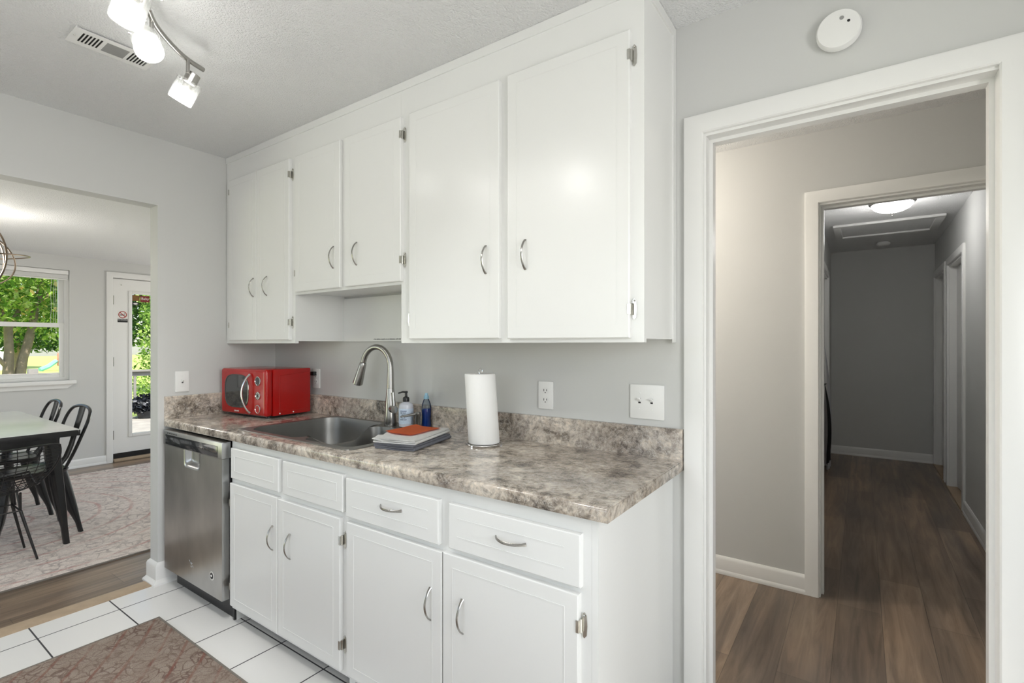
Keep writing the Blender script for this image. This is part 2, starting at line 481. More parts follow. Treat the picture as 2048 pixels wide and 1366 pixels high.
class MB:
    def __init__(self):
        self.bm = bmesh.new()

    def face(self, pts):
        vs = [self.bm.verts.new(p) for p in pts]
        try:
            return self.bm.faces.new(vs)
        except ValueError:
            return None

    def box(self, x0, x1, y0, y1, z0, z1, bevel=0.0, seg=2, mtx=None):
        r = bmesh.ops.create_cube(self.bm, size=1)
        vs = r['verts']
        for v in vs:
            v.co = Vector(((x0 + x1) / 2 + v.co.x * (x1 - x0), (y0 + y1) / 2 + v.co.y * (y1 - y0), (z0 + z1) / 2 + v.co.z * (z1 - z0)))
        if mtx is not None:
            for v in vs:
                v.co = mtx @ v.co
        if bevel:
            es = list({e for v in vs for e in v.link_edges})
            bmesh.ops.bevel(self.bm, geom=es, offset=bevel, segments=seg, affect='EDGES', profile=0.6)
        return self

    def cyl(self, p0, p1, r0, r1=None, n=20, caps=True):
        r1 = r0 if r1 is None else r1
        return self.tube([p0, p1], [r0, r1], n, caps)

    def tube(self, pts, r, n=8, caps=True, closed=False, squash=None, ref=None):
        pts = [Vector(p) for p in pts]
        k = len(pts)
        rs = r if isinstance(r, (list, tuple)) else [r] * k
        rings = []
        prev = None
        for i, p in enumerate(pts):
            if closed:
                t = pts[(i + 1) % k] - pts[i - 1]
            else:
                t = pts[min(i + 1, k - 1)] - pts[max(i - 1, 0)]
            if t.length < 1e-9:
                t = Vector((0, 0, 1))
            t.normalize()
            if prev is None:
                if ref is not None:
                    a = Vector(ref) - t * Vector(ref).dot(t)
                    a.normalize()
                else:
                    a, _ = frame_of(t)
            else:
                a = prev - t * prev.dot(t)
                if a.length < 1e-6:
                    a, _ = frame_of(t)
                a.normalize()
            prev = a
            bb = t.cross(a)
            sx, sy = squash or (1, 1)
            rings.append([self.bm.verts.new(p + (a * math.cos(2 * PI * j / n) * sx + bb * math.sin(2 * PI * j / n) * sy) * rs[i]) for j in range(n)])
        m = k if closed else k - 1
        for i in range(m):
            A, B = rings[i], rings[(i + 1) % k]
            for j in range(n):
                self.bm.faces.new((A[j], A[(j + 1) % n], B[(j + 1) % n], B[j]))
        if caps and not closed:
            self.bm.faces.new(rings[0][::-1])
            self.bm.faces.new(rings[-1])
        return self

    def lathe(self, prof, centre=(0, 0, 0), n=28, axis=(0, 0, 1), caps=True):
        """prof: list of (radius, height along axis)"""
        c = Vector(centre)
        ax = Vector(axis).normalized()
        a, bb = frame_of(ax)
        rings = []
        for r, h in prof:
            r = max(r, 1e-5)
            rings.append([self.bm.verts.new(c + ax * h + (a * math.cos(2 * PI * j / n) + bb * math.sin(2 * PI * j / n)) * r) for j in range(n)])
        for A, B in zip(rings, rings[1:]):
            for j in range(n):
                self.bm.faces.new((A[j], A[(j + 1) % n], B[(j + 1) % n], B[j]))
        if caps:
            self.bm.faces.new(rings[0][::-1])
            self.bm.faces.new(rings[-1])
        return self

    def loft(self, secs, caps=True):
        rings = [[self.bm.verts.new(p) for p in s] for s in secs]
        n = len(rings[0])
        for A, B in zip(rings, rings[1:]):
            for j in range(n):
                self.bm.faces.new((A[j], A[(j + 1) % n], B[(j + 1) % n], B[j]))
        if caps:
            self.bm.faces.new(rings[0][::-1])
            self.bm.faces.new(rings[-1])
        return self

    def prism(self, poly, off):
        """poly: closed list of points, extruded by the vector off"""
        off = Vector(off)
        return self.loft([[Vector(p) for p in poly], [Vector(p) + off for p in poly]])

    def grid(self, fn, nu, nv):
        vs = [[self.bm.verts.new(fn(i / nu, j / nv)) for j in range(nv + 1)] for i in range(nu + 1)]
        for i in range(nu):
            for j in range(nv):
                self.bm.faces.new((vs[i][j], vs[i + 1][j], vs[i + 1][j + 1], vs[i][j + 1]))
        return self

    def relief(self, x0, x1, z0, z1, yf, yb, grooves=(), depth=0.003, ch=0.003):
        """door slab facing -y with a chamfered edge; grooves: (gx0, gx1, gz0, gz1) rectangles sunk into the face, or raised from it at negative depth"""
        a0, a1, c0, c1 = x0 + ch, x1 - ch, z0 + ch, z1 - ch
        xs = sorted({a0, a1, *[g[0] for g in grooves], *[g[1] for g in grooves]})
        zs = sorted({c0, c1, *[g[2] for g in grooves], *[g[3] for g in grooves]})
        def out(p):
            return (x0 if p[0] == a0 else x1 if p[0] == a1 else p[0], z0 if p[1] == c0 else z1 if p[1] == c1 else p[1])
        def dep(i, j):
            if i < 0 or j < 0 or i >= len(xs) - 1 or j >= len(zs) - 1:
                return None
            cx, cz = (xs[i] + xs[i + 1]) / 2, (zs[j] + zs[j + 1]) / 2
            return depth if any(g[0] < cx < g[1] and g[2] < cz < g[3] for g in grooves) else 0.0
        for i in range(len(xs) - 1):
            for j in range(len(zs) - 1):
                d = dep(i, j)
                a, b_, c, e = xs[i], xs[i + 1], zs[j], zs[j + 1]
                y = yf + d
                self.face([(a, y, c), (b_, y, c), (b_, y, e), (a, y, e)])
                for (di, dj, P, Q) in ((-1, 0, (a, c), (a, e)), (1, 0, (b_, e), (b_, c)), (0, -1, (b_, c), (a, c)), (0, 1, (a, e), (b_, e))):
                    d2 = dep(i + di, j + dj)
                    if d2 is None:
                        P2, Q2 = out(P), out(Q)
                        ym = yf + ch * 0.8
                        self.face([(P[0], y, P[1]), (P2[0], ym, P2[1]), (Q2[0], ym, Q2[1]), (Q[0], y, Q[1])])
                        self.face([(P2[0], ym, P2[1]), (P2[0], yb, P2[1]), (Q2[0], yb, Q2[1]), (Q2[0], ym, Q2[1])])
                    elif d2 > d:
                        y2 = yf + d2
                        self.face([(P[0], y, P[1]), (P[0], y2, P[1]), (Q[0], y2, Q[1]), (Q[0], y, Q[1])])
        self.face([(x0, yb, z0), (x0, yb, z1), (x1, yb, z1), (x1, yb, z0)])
        bmesh.ops.remove_doubles(self.bm, verts=self.bm.verts[:], dist=1e-6)
        return self

    def xform(self, mtx):
        bmesh.ops.transform(self.bm, matrix=mtx, verts=self.bm.verts[:])
        return self

    def build(self, name, material, parent=None, smooth=True, angle=35, recalc=True):
        if recalc:
            bmesh.ops.recalc_face_normals(self.bm, faces=self.bm.faces[:])
        me = bpy.data.meshes.new(name)
        self.bm.to_mesh(me)
        self.bm.free()
        return link_mesh(name, me, material, parent, smooth, angle)

def link_mesh(name, me, material, parent=None, smooth=True, angle=35):
    o = bpy.data.objects.new(name, me)
    me.materials.append(M[material] if isinstance(material, str) else material)
    if parent is not None:
        off = OFF[parent.name]
        me.transform(Matrix.Translation(-off))
        o.parent = parent
        OFF[o.name] = off
    else:
        co = [v.co for v in me.vertices]
        lo = [min(v[i] for v in co) for i in range(3)]
        hi = [max(v[i] for v in co) for i in range(3)]
        off = Vector(((lo[0] + hi[0]) / 2, (lo[1] + hi[1]) / 2, lo[2]))
        me.transform(Matrix.Translation(-off))
        o.location = off
        OFF[o.name] = off
    if smooth:
        me.polygons.foreach_set('use_smooth', [True] * len(me.polygons))
        me.set_sharp_from_angle(angle=math.radians(angle))
    C.objects.link(o)
    return o

def tag(o, label, cat, group=None, kind=None):
    o['label'] = label
    o['category'] = cat
    if group:
        o['group'] = group
    if kind:
        o['kind'] = kind
    return o

def thing(name, loc, label, cat, group=None, kind=None):
    o = bpy.data.objects.new(name, None)
    o.empty_display_size = 0.1
    o.location = loc
    OFF[o.name] = Vector(loc)
    C.objects.link(o)
    return tag(o, label, cat, group, kind)

def struct(name, mb, material, label, cat, **k):
    """structure whose texture must sit in world coordinates keeps its origin at the world origin"""
    bmesh.ops.recalc_face_normals(mb.bm, faces=mb.bm.faces[:])
    me = bpy.data.meshes.new(name)
    mb.bm.to_mesh(me)
    mb.bm.free()
    o = bpy.data.objects.new(name, me)
    me.materials.append(M[material])
    OFF[o.name] = Vector((0, 0, 0))
    me.polygons.foreach_set('use_smooth', [True] * len(me.polygons))
    me.set_sharp_from_angle(angle=math.radians(30))
    C.objects.link(o)
    return tag(o, label, cat, kind='structure')

def copy_tree(o, parent=None):
    c = o.copy()
    C.objects.link(c)
    if parent is not None:
        c.parent = parent
    for ch in list(o.children):
        copy_tree(ch, c)
    return c

def text(name, body, size, mtx, material, parent, extrude=0.0004, bold=0.0):
    cu = bpy.data.curves.new(name, 'FONT')
    cu.body = body
    cu.size = size
    cu.align_x = 'CENTER'
    cu.align_y = 'CENTER'
    cu.extrude = extrude
    cu.offset = bold
    cu.resolution_u = 3
    tmp = bpy.data.objects.new(name + '_curve', cu)
    me = bpy.data.meshes.new_from_object(tmp)
    bpy.data.objects.remove(tmp)
    me.name = name
    me.transform(mtx)
    return link_mesh(name, me, material, parent, smooth=False)

def face_mtx(loc, right, up):
    r = Vector(right).normalized()
    u = Vector(up).normalized()
    n = r.cross(u)
    m = Matrix((r, u, n)).transposed().to_4x4()
    m.translation = Vector(loc)
    return m

# ------------------------------------------------------------------ room shell
ZC, ZD, ZH = 2.44, 2.24, 2.42
b = MB()
b.box(0.0, 4.5, -3.5, 0.0, -0.06, 0.0)
struct('floor', b, 'tile', 'cream ceramic kitchen floor tiles with dark grout', 'floor')
b = MB()
b.box(-3.80, -0.094, -3.7, 2.3, -0.06, 0.0)
struct('floor_2', b, 'plank', 'grey brown plank floor of the dining room', 'floor')
b = MB()
b.box(0.9, 4.5, 0.0, 5.5, -0.06, 0.0)
struct('floor_3', b, 'plank', 'dark brown plank floor of the hallway', 'floor')
b = MB()
b.box(-0.094, 0.003, -2.6, -0.672, -0.06, 0.004, bevel=0.003)
struct('trim_1', b, 'tan_wood', 'bare tan wood threshold strip between tile and planks', 'threshold')
b = MB()
b.box(0.0, 4.5, -3.5, 0.11, ZC, ZC + 0.08)
struct('ceiling', b, 'ceiling', 'white popcorn kitchen ceiling', 'ceiling')
b = MB()
b.box(-3.80, -0.0985, -3.7, 2.3, ZD, ZD + 0.28)
struct('ceiling_2', b, 'ceiling', 'lower white popcorn ceiling of the dining room', 'ceiling')
b = MB()
b.box(0.9, 4.5, 0.11, 5.5, ZH, ZH + 0.10)
struct('ceiling_3', b, 'ceiling', 'popcorn ceiling of the hallway', 'ceiling')

b = MB()   # wall behind the counter, with the doorway to the hall
b.box(-0.11, 2.70, 0.0, 0.11, 0.0, ZC)
b.box(3.475, 4.5, 0.0, 0.11, 0.0, ZC)
b.box(2.70, 3.475, 0.0, 0.11, 2.052, ZC)
struct('wall_back', b, 'wall', 'greige wall behind the counter with the hall doorway', 'wall')
b = MB()   # wall with the wide cased opening to the dining room
b.box(-0.098, 0.0, -0.670, 0.0, 0.0, ZC)
b.box(-0.098, 0.0, -3.5, -2.6, 0.0, ZC)
b.box(-0.098, 0.0, -2.6, -0.670, 2.075, ZC)
b.box(-0.098, 0.0, 0.11, 2.3, 0.0, ZD)
struct('wall_left', b, 'wall', 'greige wall with the wide opening to the dining room', 'wall')
b = MB()
b.box(4.4, 4.5, -3.5, -2.10, 0.0, ZC)
b.box(4.4, 4.5, -1.0, 0.0, 0.0, ZC)
b.box(4.4, 4.5, -2.10, -1.0, 0.0, 0.95)  # window opening added out of view beside the side fill light
b.box(4.4, 4.5, -2.10, -1.0, 2.05, ZC)
struct('wall_right', b, 'wall', 'greige kitchen wall to the right of the camera', 'wall')
b = MB()
b.box(0.0, 1.15, -3.5, -3.4, 0.0, ZC)
b.box(2.65, 4.5, -3.5, -3.4, 0.0, ZC)
b.box(1.15, 2.65, -3.5, -3.4, 0.0, 1.05)  # unseen window opening put in to admit daylight
b.box(1.15, 2.65, -3.5, -3.4, 2.05, ZC)
struct('wall_rear', b, 'wall', 'greige kitchen wall behind the camera', 'wall')
# dining room walls
XW = -3.68
b = MB()
WY0, WY1, WZ0, WZ1 = -1.36, -0.155, 0.94, 2.093
DY0, DY1, DZ1 = 0.200, 1.06, 2.075
b.box(XW - 0.12, XW, -3.7, WY0, 0.0, ZD)
b.box(XW - 0.12, XW, WY1, DY0, 0.0, ZD)
b.box(XW - 0.12, XW, DY1, 2.3, 0.0, ZD)
b.box(XW - 0.12, XW, WY0, WY1, 0.0, WZ0)
b.box(XW - 0.12, XW, WY0, WY1, WZ1, ZD)
b.box(XW - 0.12, XW, DY0, DY1, DZ1, ZD)
struct('wall_far', b, 'wall', 'greige dining room wall with the window and glazed door', 'wall')
b = MB()
b.box(-3.68, -3.05, 2.2, 2.3, 0.0, ZD)
b.box(-1.15, -0.098, 2.2, 2.3, 0.0, ZD)
b.box(-3.05, -1.15, 2.2, 2.3, 2.12, ZD)  # out-of-view opening added here for the dining fill light
struct('wall_dining_back', b, 'wall', 'greige dining room wall beyond the glazed door', 'wall')
b = MB()
b.box(-3.68, -3.0, -3.7, -3.6, 0.0, ZD)
b.box(-1.0, -0.0, -3.7, -3.6, 0.0, ZD)
b.box(-3.0, -1.0, -3.7, -3.6, 2.1, ZD)
struct('wall_dining_front', b, 'wall', 'greige dining room wall with an unseen doorway added for daylight', 'wall')
# hall walls
b = MB()
b.box(0.9, 2.965, 1.243, 1.353, 0.0, ZH)
b.box(3.745, 4.5, 1.243, 1.353, 0.0, ZH)
b.box(2.965, 3.745, 1.243, 1.353, 2.052, ZH)
struct('wall_hall', b, 'wall', 'greige hall wall with the inner doorway', 'wall')
b = MB()
b.box(2.745, 2.855, 1.353, 3.72, 0.0, ZH)
b.box(2.745, 2.855, 4.62, 5.38, 0.0, ZH)
b.box(2.745, 2.855, 3.72, 4.62, 2.05, ZH)
struct('wall_hallway_left', b, 'wall', 'left wall of the dim hallway', 'wall')
b = MB()
b.box(2.745, 3.93, 5.38, 5.48, 0.0, ZH)
struct('wall_hallway_end', b, 'wall', 'end wall of the dim hallway', 'wall')
b = MB()
HR = 3.82
b.box(HR, HR + 0.11, 1.353, 3.46, 0.0, ZH)
b.box(HR, HR + 0.11, 4.29, 4.53, 0.0, ZH)
b.box(HR, HR + 0.11, 5.30, 5.38, 0.0, ZH)
b.box(HR, HR + 0.11, 3.46, 4.29, 2.045, ZH)
b.box(HR, HR + 0.11, 4.53, 5.30, 2.045, ZH)
struct('wall_hallway_right', b, 'wall', 'right wall of the dim hallway with two doorways', 'wall')
b = MB()
b.box(0.9, 1.0, 0.11, 1.243, 0.0, ZH)
b.box(4.4, 4.5, 0.11, 1.243, 0.0, ZH)
struct('wall_hall_sides', b, 'wall', 'side walls of the cross hall', 'wall')
b = MB()
b.box(4.75, 4.8, 3.2, 5.4, 0.0, ZH)
b.box(1.9, 1.95, 3.2, 5.2, 0.0, ZH)
b.box(3.93, 4.8, 3.2, 3.25, 0, ZH)
b.box(3.93, 4.8, 5.35, 5.4, 0, ZH)
b.box(1.9, 2.745, 3.2, 3.25, 0, ZH)
b.box(1.9, 2.745, 5.15, 5.2, 0, ZH)
struct('wall_bedrooms', b, 'wall', 'walls of the rooms off the hallway', 'wall')

# baseboards (profile with a quarter-round shoe)
def baseboard(name, p0, p1, inward, label, h=0.09, t=0.013, shoe=0.018):
    p0, p1, n = Vector((*p0, 0)), Vector((*p1, 0)), Vector((*inward, 0))
    prof = [(0, 0), (shoe, 0), (shoe, 0.008), (t + 0.003, 0.020), (t, 0.024), (t, h - 0.018), (t * 0.75, h - 0.008), (t * 0.3, h), (0, h)]
    mb = MB()
    mb.loft([[p + n * a + Vector((0, 0, z)) for a, z in prof] for p in (p0, p1)])
    return struct(name, mb, 'trim', label, 'baseboard')
baseboard('baseboard_far', (XW, WY0 - 2.2), (XW, 0.157), (1, 0), 'white baseboard under the dining room window')
baseboard('baseboard_hall', (1.0, 1.243), (2.918, 1.243), (0, -1), 'white baseboard on the beige hall wall', 0.10)
baseboard('baseboard_hallway_right', (HR, 1.45), (HR, 3.394), (-1, 0), 'white baseboard on the right hallway wall', 0.10)
baseboard('baseboard_hallway_end', (2.855, 5.38), (HR, 5.38), (0, -1), 'white baseboard on the hallway end wall', 0.10)
mb = MB()   # wraps the end of the kitchen wall at the dining opening
prof = [(0, 0), (0.030, 0), (0.030, 0.010), (0.018, 0.024), (0.015, 0.028), (0.015, 0.098), (0.011, 0.108), (0.004, 0.116), (0, 0.118)]
path = [((0.0, -0.02), (1, 0)), ((0.0, -0.670), (1, -1)), ((-0.098, -0.670), (-1, -1)), ((-0.098, -0.02), (-1, 0))]
mb.loft([[Vector((p[0] + n[0] * a, p[1] + n[1] * a, z)) for a, z in prof] for p, n in path])
struct('baseboard_left', mb, 'trim', 'white baseboard wrapping the wall end beside the dishwasher', 'baseboard')

# door casings and jambs
def casing(mb, x0, x1, ztop, yw, w=0.065, t=0.017, sgn=-1):
    """flat mitred casing on the plane y=yw; x0/x1/ztop are its inner edges"""
    pr = [(0, 0), (0, t * 0.7), (0.004, t), (w - 0.006, t), (w, t * 0.85), (w, 0)]
    secs = []
    for (x, z, dx, dz) in ((x0, 0.0, -1, 0), (x0, ztop, -1, 1), (x1, ztop, 1, 1), (x1, 0.0, 1, 0)):
        secs.append([Vector((x + dx * a, yw + sgn * d, z + dz * a)) for a, d in pr])
    mb.loft(secs)
def jamb(mb, x0, x1, ztop, ya, yb, t=0.02, stop=(0.4, 0.75), st=0.012):
    """lining of an opening in an x-running wall; x0/x1/ztop are the clear opening"""
    y0, y1 = ya, yb
    mb.box(x0 - t, x0, y0, y1, 0, ztop + t)
    mb.box(x1, x1 + t, y0, y1, 0, ztop + t)
    mb.box(x0, x1, y0, y1, ztop, ztop + t)
    s0, s1 = y0 + (y1 - y0) * stop[0], y0 + (y1 - y0) * stop[1]
    mb.box(x0, x0 + st, s0, s1, 0, ztop)
    mb.box(x1 - st, x1, s0, s1, 0, ztop)
    mb.box(x0 + st, x1 - st, s0, s1, ztop - st, ztop)
mb = MB()
casing(mb, 2.713, 3.455, 2.043, 0.0)
casing(mb, 2.713, 3.455, 2.043, 0.11, sgn=1)
jamb(mb, 2.720, 3.455, 2.034, 0.0, 0.11)
struct('trim_2', mb, 'trim', 'white casing and jamb of the doorway beside the counter', 'door frame')
mb = MB()
casing(mb, 2.980, 3.727, 2.045, 1.243)
casing(mb, 2.980, 3.727, 2.045, 1.353, sgn=1)
jamb(mb, 2.986, 3.725, 2.036, 1.243, 1.353)
struct('trim_3', mb, 'trim', 'white casing and jamb of the inner hall doorway', 'door frame')
# hallway right doors: casings (swap x and y) and slabs
SW = Matrix(((0, -1, 0, 0), (1, 0, 0, 0), (0, 0, 1, 0), (0, 0, 0, 1)))
def side_casing(name, ya, yb, ztop, label, xw=HR, sgn=-1):
    mb = MB()
    casing(mb, ya, yb, ztop, -xw, sgn=-sgn)
    mb.xform(SW)
    a, c = (xw, xw + 0.11) if sgn < 0 else (xw - 0.11, xw)
    mb.box(a, c, ya + 0.0005, ya + 0.015, 0, ztop - 0.001)
    mb.box(a, c, yb - 0.015, yb - 0.0005, 0, ztop - 0.001)
    mb.box(a, c, ya + 0.015, yb - 0.015, ztop - 0.016, ztop + 0.004)
    return struct(name, mb, 'trim', label, 'door frame')
side_casing('trim_4', 3.460, 4.290, 2.040, 'white casing of the nearer right hallway door')
side_casing('trim_5', 4.530, 5.300, 2.040, 'white casing of the farther right hallway door')
side_casing('trim_6', 3.735, 4.605, 2.040, 'white casing of the left hallway door', 2.855, 1)
def hall_door(name, x0, x1, y0, y1, label, z0=0.012, hinge_y=None):
    d = thing(name, ((x0 + x1) / 2, (y0 + y1) / 2, 0), label, 'door', kind='structure')
    MB().box(x0, x1, y0, y1, z0, 2.020, bevel=0.002).build('slab', 'trim', d)
    if hinge_y is not None:
        for z in (0.45, 1.75):
            MB().cyl((x0 - 0.004, hinge_y, z - 0.045), (x0 - 0.004, hinge_y, z + 0.045), 0.006, n=10).build('hinge', 'hinge', d)
    return d
hall_door('door_2', HR + 0.052, HR + 0.087, 3.478, 4.272, 'white door in the nearer right hallway doorway', 0.03, 3.484)
hall_door('door_3', HR + 0.052, HR + 0.087, 4.548, 5.282, 'white door in the farther right hallway doorway')
for k, (ya, yb) in enumerate(((3.40, 4.35), (4.47, 5.36))):
    b = MB()
    b.box(HR - 0.018, HR + 0.06, ya, yb, -0.01, 0.010, bevel=0.003)
    struct('trim_%d' % (7 + k), b, 'tan_wood', ('bare tan threshold strip under the nearer right hallway door', 'bare tan threshold strip under the farther right hallway door')[k], 'threshold')

# ------------------------------------------------------------------ dining room window and glazed door
wd = thing('window_1', (XW, (WY0 + WY1) / 2, WZ0), 'white double-hung dining room window with a raised blind', 'window', kind='structure')
xf = XW - 0.075       # plane of the sashes
b = MB()
fw = 0.034
b.box(xf - 0.03, xf + 0.045, WY1 - fw, WY1, WZ0, WZ1)
b.box(xf - 0.03, xf + 0.045, WY0, WY0 + fw, WZ0, WZ1)
b.box(xf - 0.03, xf + 0.045, WY0 + fw, WY1 - fw, WZ1 - fw, WZ1)
b.box(xf - 0.03, xf + 0.045, WY0 + fw, WY1 - fw, WZ0, WZ0 + 0.03)
b.build('window_frame', 'trim', wd)
def sash(y0, y1, z0, z1, x, w, wt, wb, name):
    s = MB()
    s.box(x - 0.015, x + 0.015, y0, y0 + w, z0, z1, bevel=0.003)
    s.box(x - 0.015, x + 0.015, y1 - w, y1, z0, z1, bevel=0.003)
    s.box(x - 0.015, x + 0.015, y0 + w, y1 - w, z0, z0 + wb, bevel=0.003)
    s.box(x - 0.015, x + 0.015, y0 + w, y1 - w, z1 - wt, z1, bevel=0.003)
    o = s.build(name, 'trim', wd)
    p = MB()
    p.box(x - 0.002, x + 0.002, y0 + w - 0.004, y1 - w + 0.004, z0 + wb - 0.004, z1 - wt + 0.004)
    p.build('pane', 'glass', o)
zm = 1.515
sash(WY0 + fw, WY1 - fw, WZ0 + 0.030, zm + 0.022, xf + 0.018, 0.036, 0.045, 0.036, 'lower_sash')
sash(WY0 + fw, WY1 - fw, zm - 0.022, WZ1 - fw, xf - 0.014, 0.040, 0.03, 0.045, 'upper_sash')
b = MB()
b.box(XW - 0.12, XW + 0.062, WY0 - 0.05, WY1 + 0.045, WZ0 - 0.040, WZ0 + 0.0, bevel=0.008)
sl = b.build('window_sill', 'trim', wd)
b = MB()
b.prism([(XW, WY0 - 0.035, WZ0 - 0.04), (XW, WY1 + 0.035, WZ0 - 0.04), (XW, WY1 - 0.02, WZ0 - 0.085), (XW, WY0 + 0.02, WZ0 - 0.085)], (0.018, 0, 0))
b.build('sill_apron', 'trim', wd)
bl = thing('window_blind', (XW - 0.02, (WY0 + WY1) / 2, 2.0), 'white blind pulled fully up in the top of the dining window', 'blind')
b = MB()
b.box(XW - 0.045, XW - 0.002, WY0 + 0.006, WY1 - 0.006, 2.045, 2.088, bevel=0.004)
b.build('headrail', 'plastic', bl)
b = MB()
for i in range(9):
    z = 2.041 - i * 0.0045
    b.box(XW - 0.043, XW - 0.006, WY0 + 0.012, WY1 - 0.012, z - 0.0035, z)
b.box(XW - 0.043, XW - 0.006, WY0 + 0.012, WY1 - 0.012, 1.988, 1.999, bevel=0.003)
b.build('slats', 'plastic', bl)
for y, l in ((-0.262, 0.62), (-0.278, 0.55), (-0.300, 0.60)):
    pts = [(XW - 0.008 + 0.002 * math.sin(k), y + 0.003 * math.sin(k * 1.7), 2.05 - l * k / 8) for k in range(9)]
    MB().tube(pts, 0.0012, 5).build('cord', 'plastic', bl)

ex = thing('door_1', (XW, (DY0 + DY1) / 2, 0), 'white exterior door with a tall glass lite and stickers', 'door', kind='structure')
# casing on the dining side
b = MB()
casing(b, 0.216, 1.045, 2.062, -XW, w=0.058, sgn=-1)
b.xform(SW)
b.box(XW - 0.12, XW + 0.0, DY0, 0.220, 0, DZ1)
b.box(XW - 0.12, XW + 0.0, 1.04, DY1, 0, DZ1)
b.box(XW - 0.12, XW + 0.0, 0.220, 1.04, 2.058, DZ1)
b.box(XW - 0.12, XW - 0.057, 0.220, 1.04, 2.036, 2.058)
b.box(XW - 0.12, XW - 0.057, 0.220, 0.236, 0.034, 2.036)
b.box(XW - 0.12, XW - 0.057, 1.024, 1.04, 0.034, 2.036)
b.build('door_casing', 'trim', ex)
xd0, xd1 = XW - 0.055, XW - 0.012
gy0, gy1, gz0, gz1 = 0.396, 0.870, 0.290, 1.892
b = MB()
b.box(xd0, xd1, 0.224, gy0, 0.092, 2.051)
b.box(xd0, xd1, gy1, 1.036, 0.092, 2.051)
b.box(xd0, xd1, gy0, gy1, 0.092, gz0)
b.box(xd0, xd1, gy0, gy1, gz1, 2.051)
sb = b.build('door_slab', 'trim', ex)
b = MB()
for (ya, yb, za, zb) in ((gy0 - 0.030, gy0 + 0.004, gz0 - 0.03, gz1 + 0.03), (gy1 - 0.004, gy1 + 0.030, gz0 - 0.03, gz1 + 0.03), (gy0 + 0.004, gy1 - 0.004, gz0 - 0.03, gz0 + 0.004), (gy0 + 0.004, gy1 - 0.004, gz1 - 0.004, gz1 + 0.03)):
    b.box(xd1, xd1 + 0.009, ya, yb, za, zb, bevel=0.004)
b.build('lite_frame', 'trim', ex)
b = MB()
b.box(xd0 + 0.018, xd0 + 0.024, gy0 + 0.001, gy1 - 0.001, gz0 + 0.001, gz1 - 0.001)
b.build('pane', 'glass', ex)
b = MB()
b.box(xd0, xd1 + 0.006, 0.224, 1.036, 0.036, 0.090)
b.build('door_sweep', 'black', ex)
b = MB()
b.box(XW - 0.12, XW + 0.03, 0.222, 1.038, 0.0, 0.034, bevel=0.008)
b.build('threshold', 'tan_wood', ex)
for z in (1.81, 1.12, 0.30):
    MB().cyl((xd1 + 0.006, 0.222, z - 0.05), (xd1 + 0.006, 0.222, z + 0.05), 0.007, n=10).build('hinge', 'hinge', ex)
MB().cyl((xd1, 0.296, 1.985), (xd1 + 0.010, 0.296, 1.985), 0.006, n=10).build('peephole', 'hinge', ex)
def door_face(y, z, d=0.0012):
    return face_mtx((xd1 + d, y, z), (0, 1, 0), (0, 0, 1))
b = MB()
b.box(xd1, xd1 + 0.0008, 0.262, 0.360, 1.562, 1.694)
sg = b.build('no_smoking_sign', 'white_line', ex)
b = MB()
b.box(xd1, xd1 + 0.0014, 0.264, 0.358, 1.564, 1.602)
b.build('sign_band', 'ink', sg)
b = MB()
cy_, cz_ = 0.311, 1.650
b.tube([(xd1 + 0.0012, cy_ + 0.036 * math.cos(t * PI / 16), cz_ + 0.036 * math.sin(t * PI / 16)) for t in range(32)], 0.0042, 6, closed=True)
b.tube([(xd1 + 0.0012, cy_ - 0.025, cz_ + 0.025), (xd1 + 0.0012, cy_ + 0.025, cz_ - 0.025)], 0.0042, 6)
b.build('prohibition_ring', 'ink_red', sg)
b = MB()
b.box(xd1, xd1 + 0.0012, cy_ - 0.027, cy_ + 0.017, cz_ - 0.009, cz_ + 0.001)
b.tube([(xd1 + 0.001, cy_ + 0.013 + 0.006 * math.sin(k), cz_ + 0.004 + k * 0.005) for k in range(4)], 0.0018, 5)
b.build('cigarette', 'ink', sg)
text('sign_words', 'NO SMOKING', 0.0155, door_face(0.311, 1.590, 0.0016), 'white_line', sg)
xg = xd0 + 0.0245
b = MB()
b.box(xg, xg + 0.001, 0.404, 0.480, 1.816, 1.882)
st = b.build('window_sticker', 'sticker_brown', ex)
st['label'] = 'brown rectangular sticker'
b = MB()
b.box(xg, xg + 0.001, 0.486, 0.578, 1.806, 1.880)
st = b.build('window_sticker', 'sticker_red', ex)
st['label'] = 'dark red sticker with white script'
text('sticker_script', 'Baby', 0.040, face_mtx((xg + 0.0014, 0.533, 1.846), (0, 1, 0), (0, 0, 1)), 'white_line', st)
b = MB()
b.lathe([(0.001, 0), (0.034, 0), (0.034, 0.001), (0.001, 0.001)], (xg, 0.44, 1.783), 24, axis=(1, 0, 0))
for v in b.bm.verts:
    v.co.z = 1.783 + (v.co.z - 1.783) * 0.6
st = b.build('window_sticker', 'ink', ex)
st['label'] = 'small dark oval sticker'
b = MB()
b.lathe([(0.001, 0), (0.022, 0), (0.022, 0.0006), (0.001, 0.0006)], (xg + 0.001, 0.44, 1.783), 20, axis=(1, 0, 0))
for v in b.bm.verts:
    v.co.z = 1.783 + (v.co.z - 1.783) * 0.45
b.build('sticker_emblem', 'white_line', st)

# ------------------------------------------------------------------ cabinets
def pull(mb, cx, cz, yf, length=0.105, vertical=True, bulge=0.026):
    pts, rs = [], []
    for k in range(13):
        t = k / 12
        s = (t - 0.5) * length
        d = bulge * math.sin(PI * t) ** 0.7
        pts.append((cx, yf - d, cz + s) if vertical else (cx + s, yf - d, cz))
        rs.append(0.0042 if 0 < k < 12 else 0.0055)
    ref = (1, 0, 0) if vertical else (0, 0, 1)
    mb.tube(pts, rs, 8, squash=(1.05, 0.55), ref=ref)

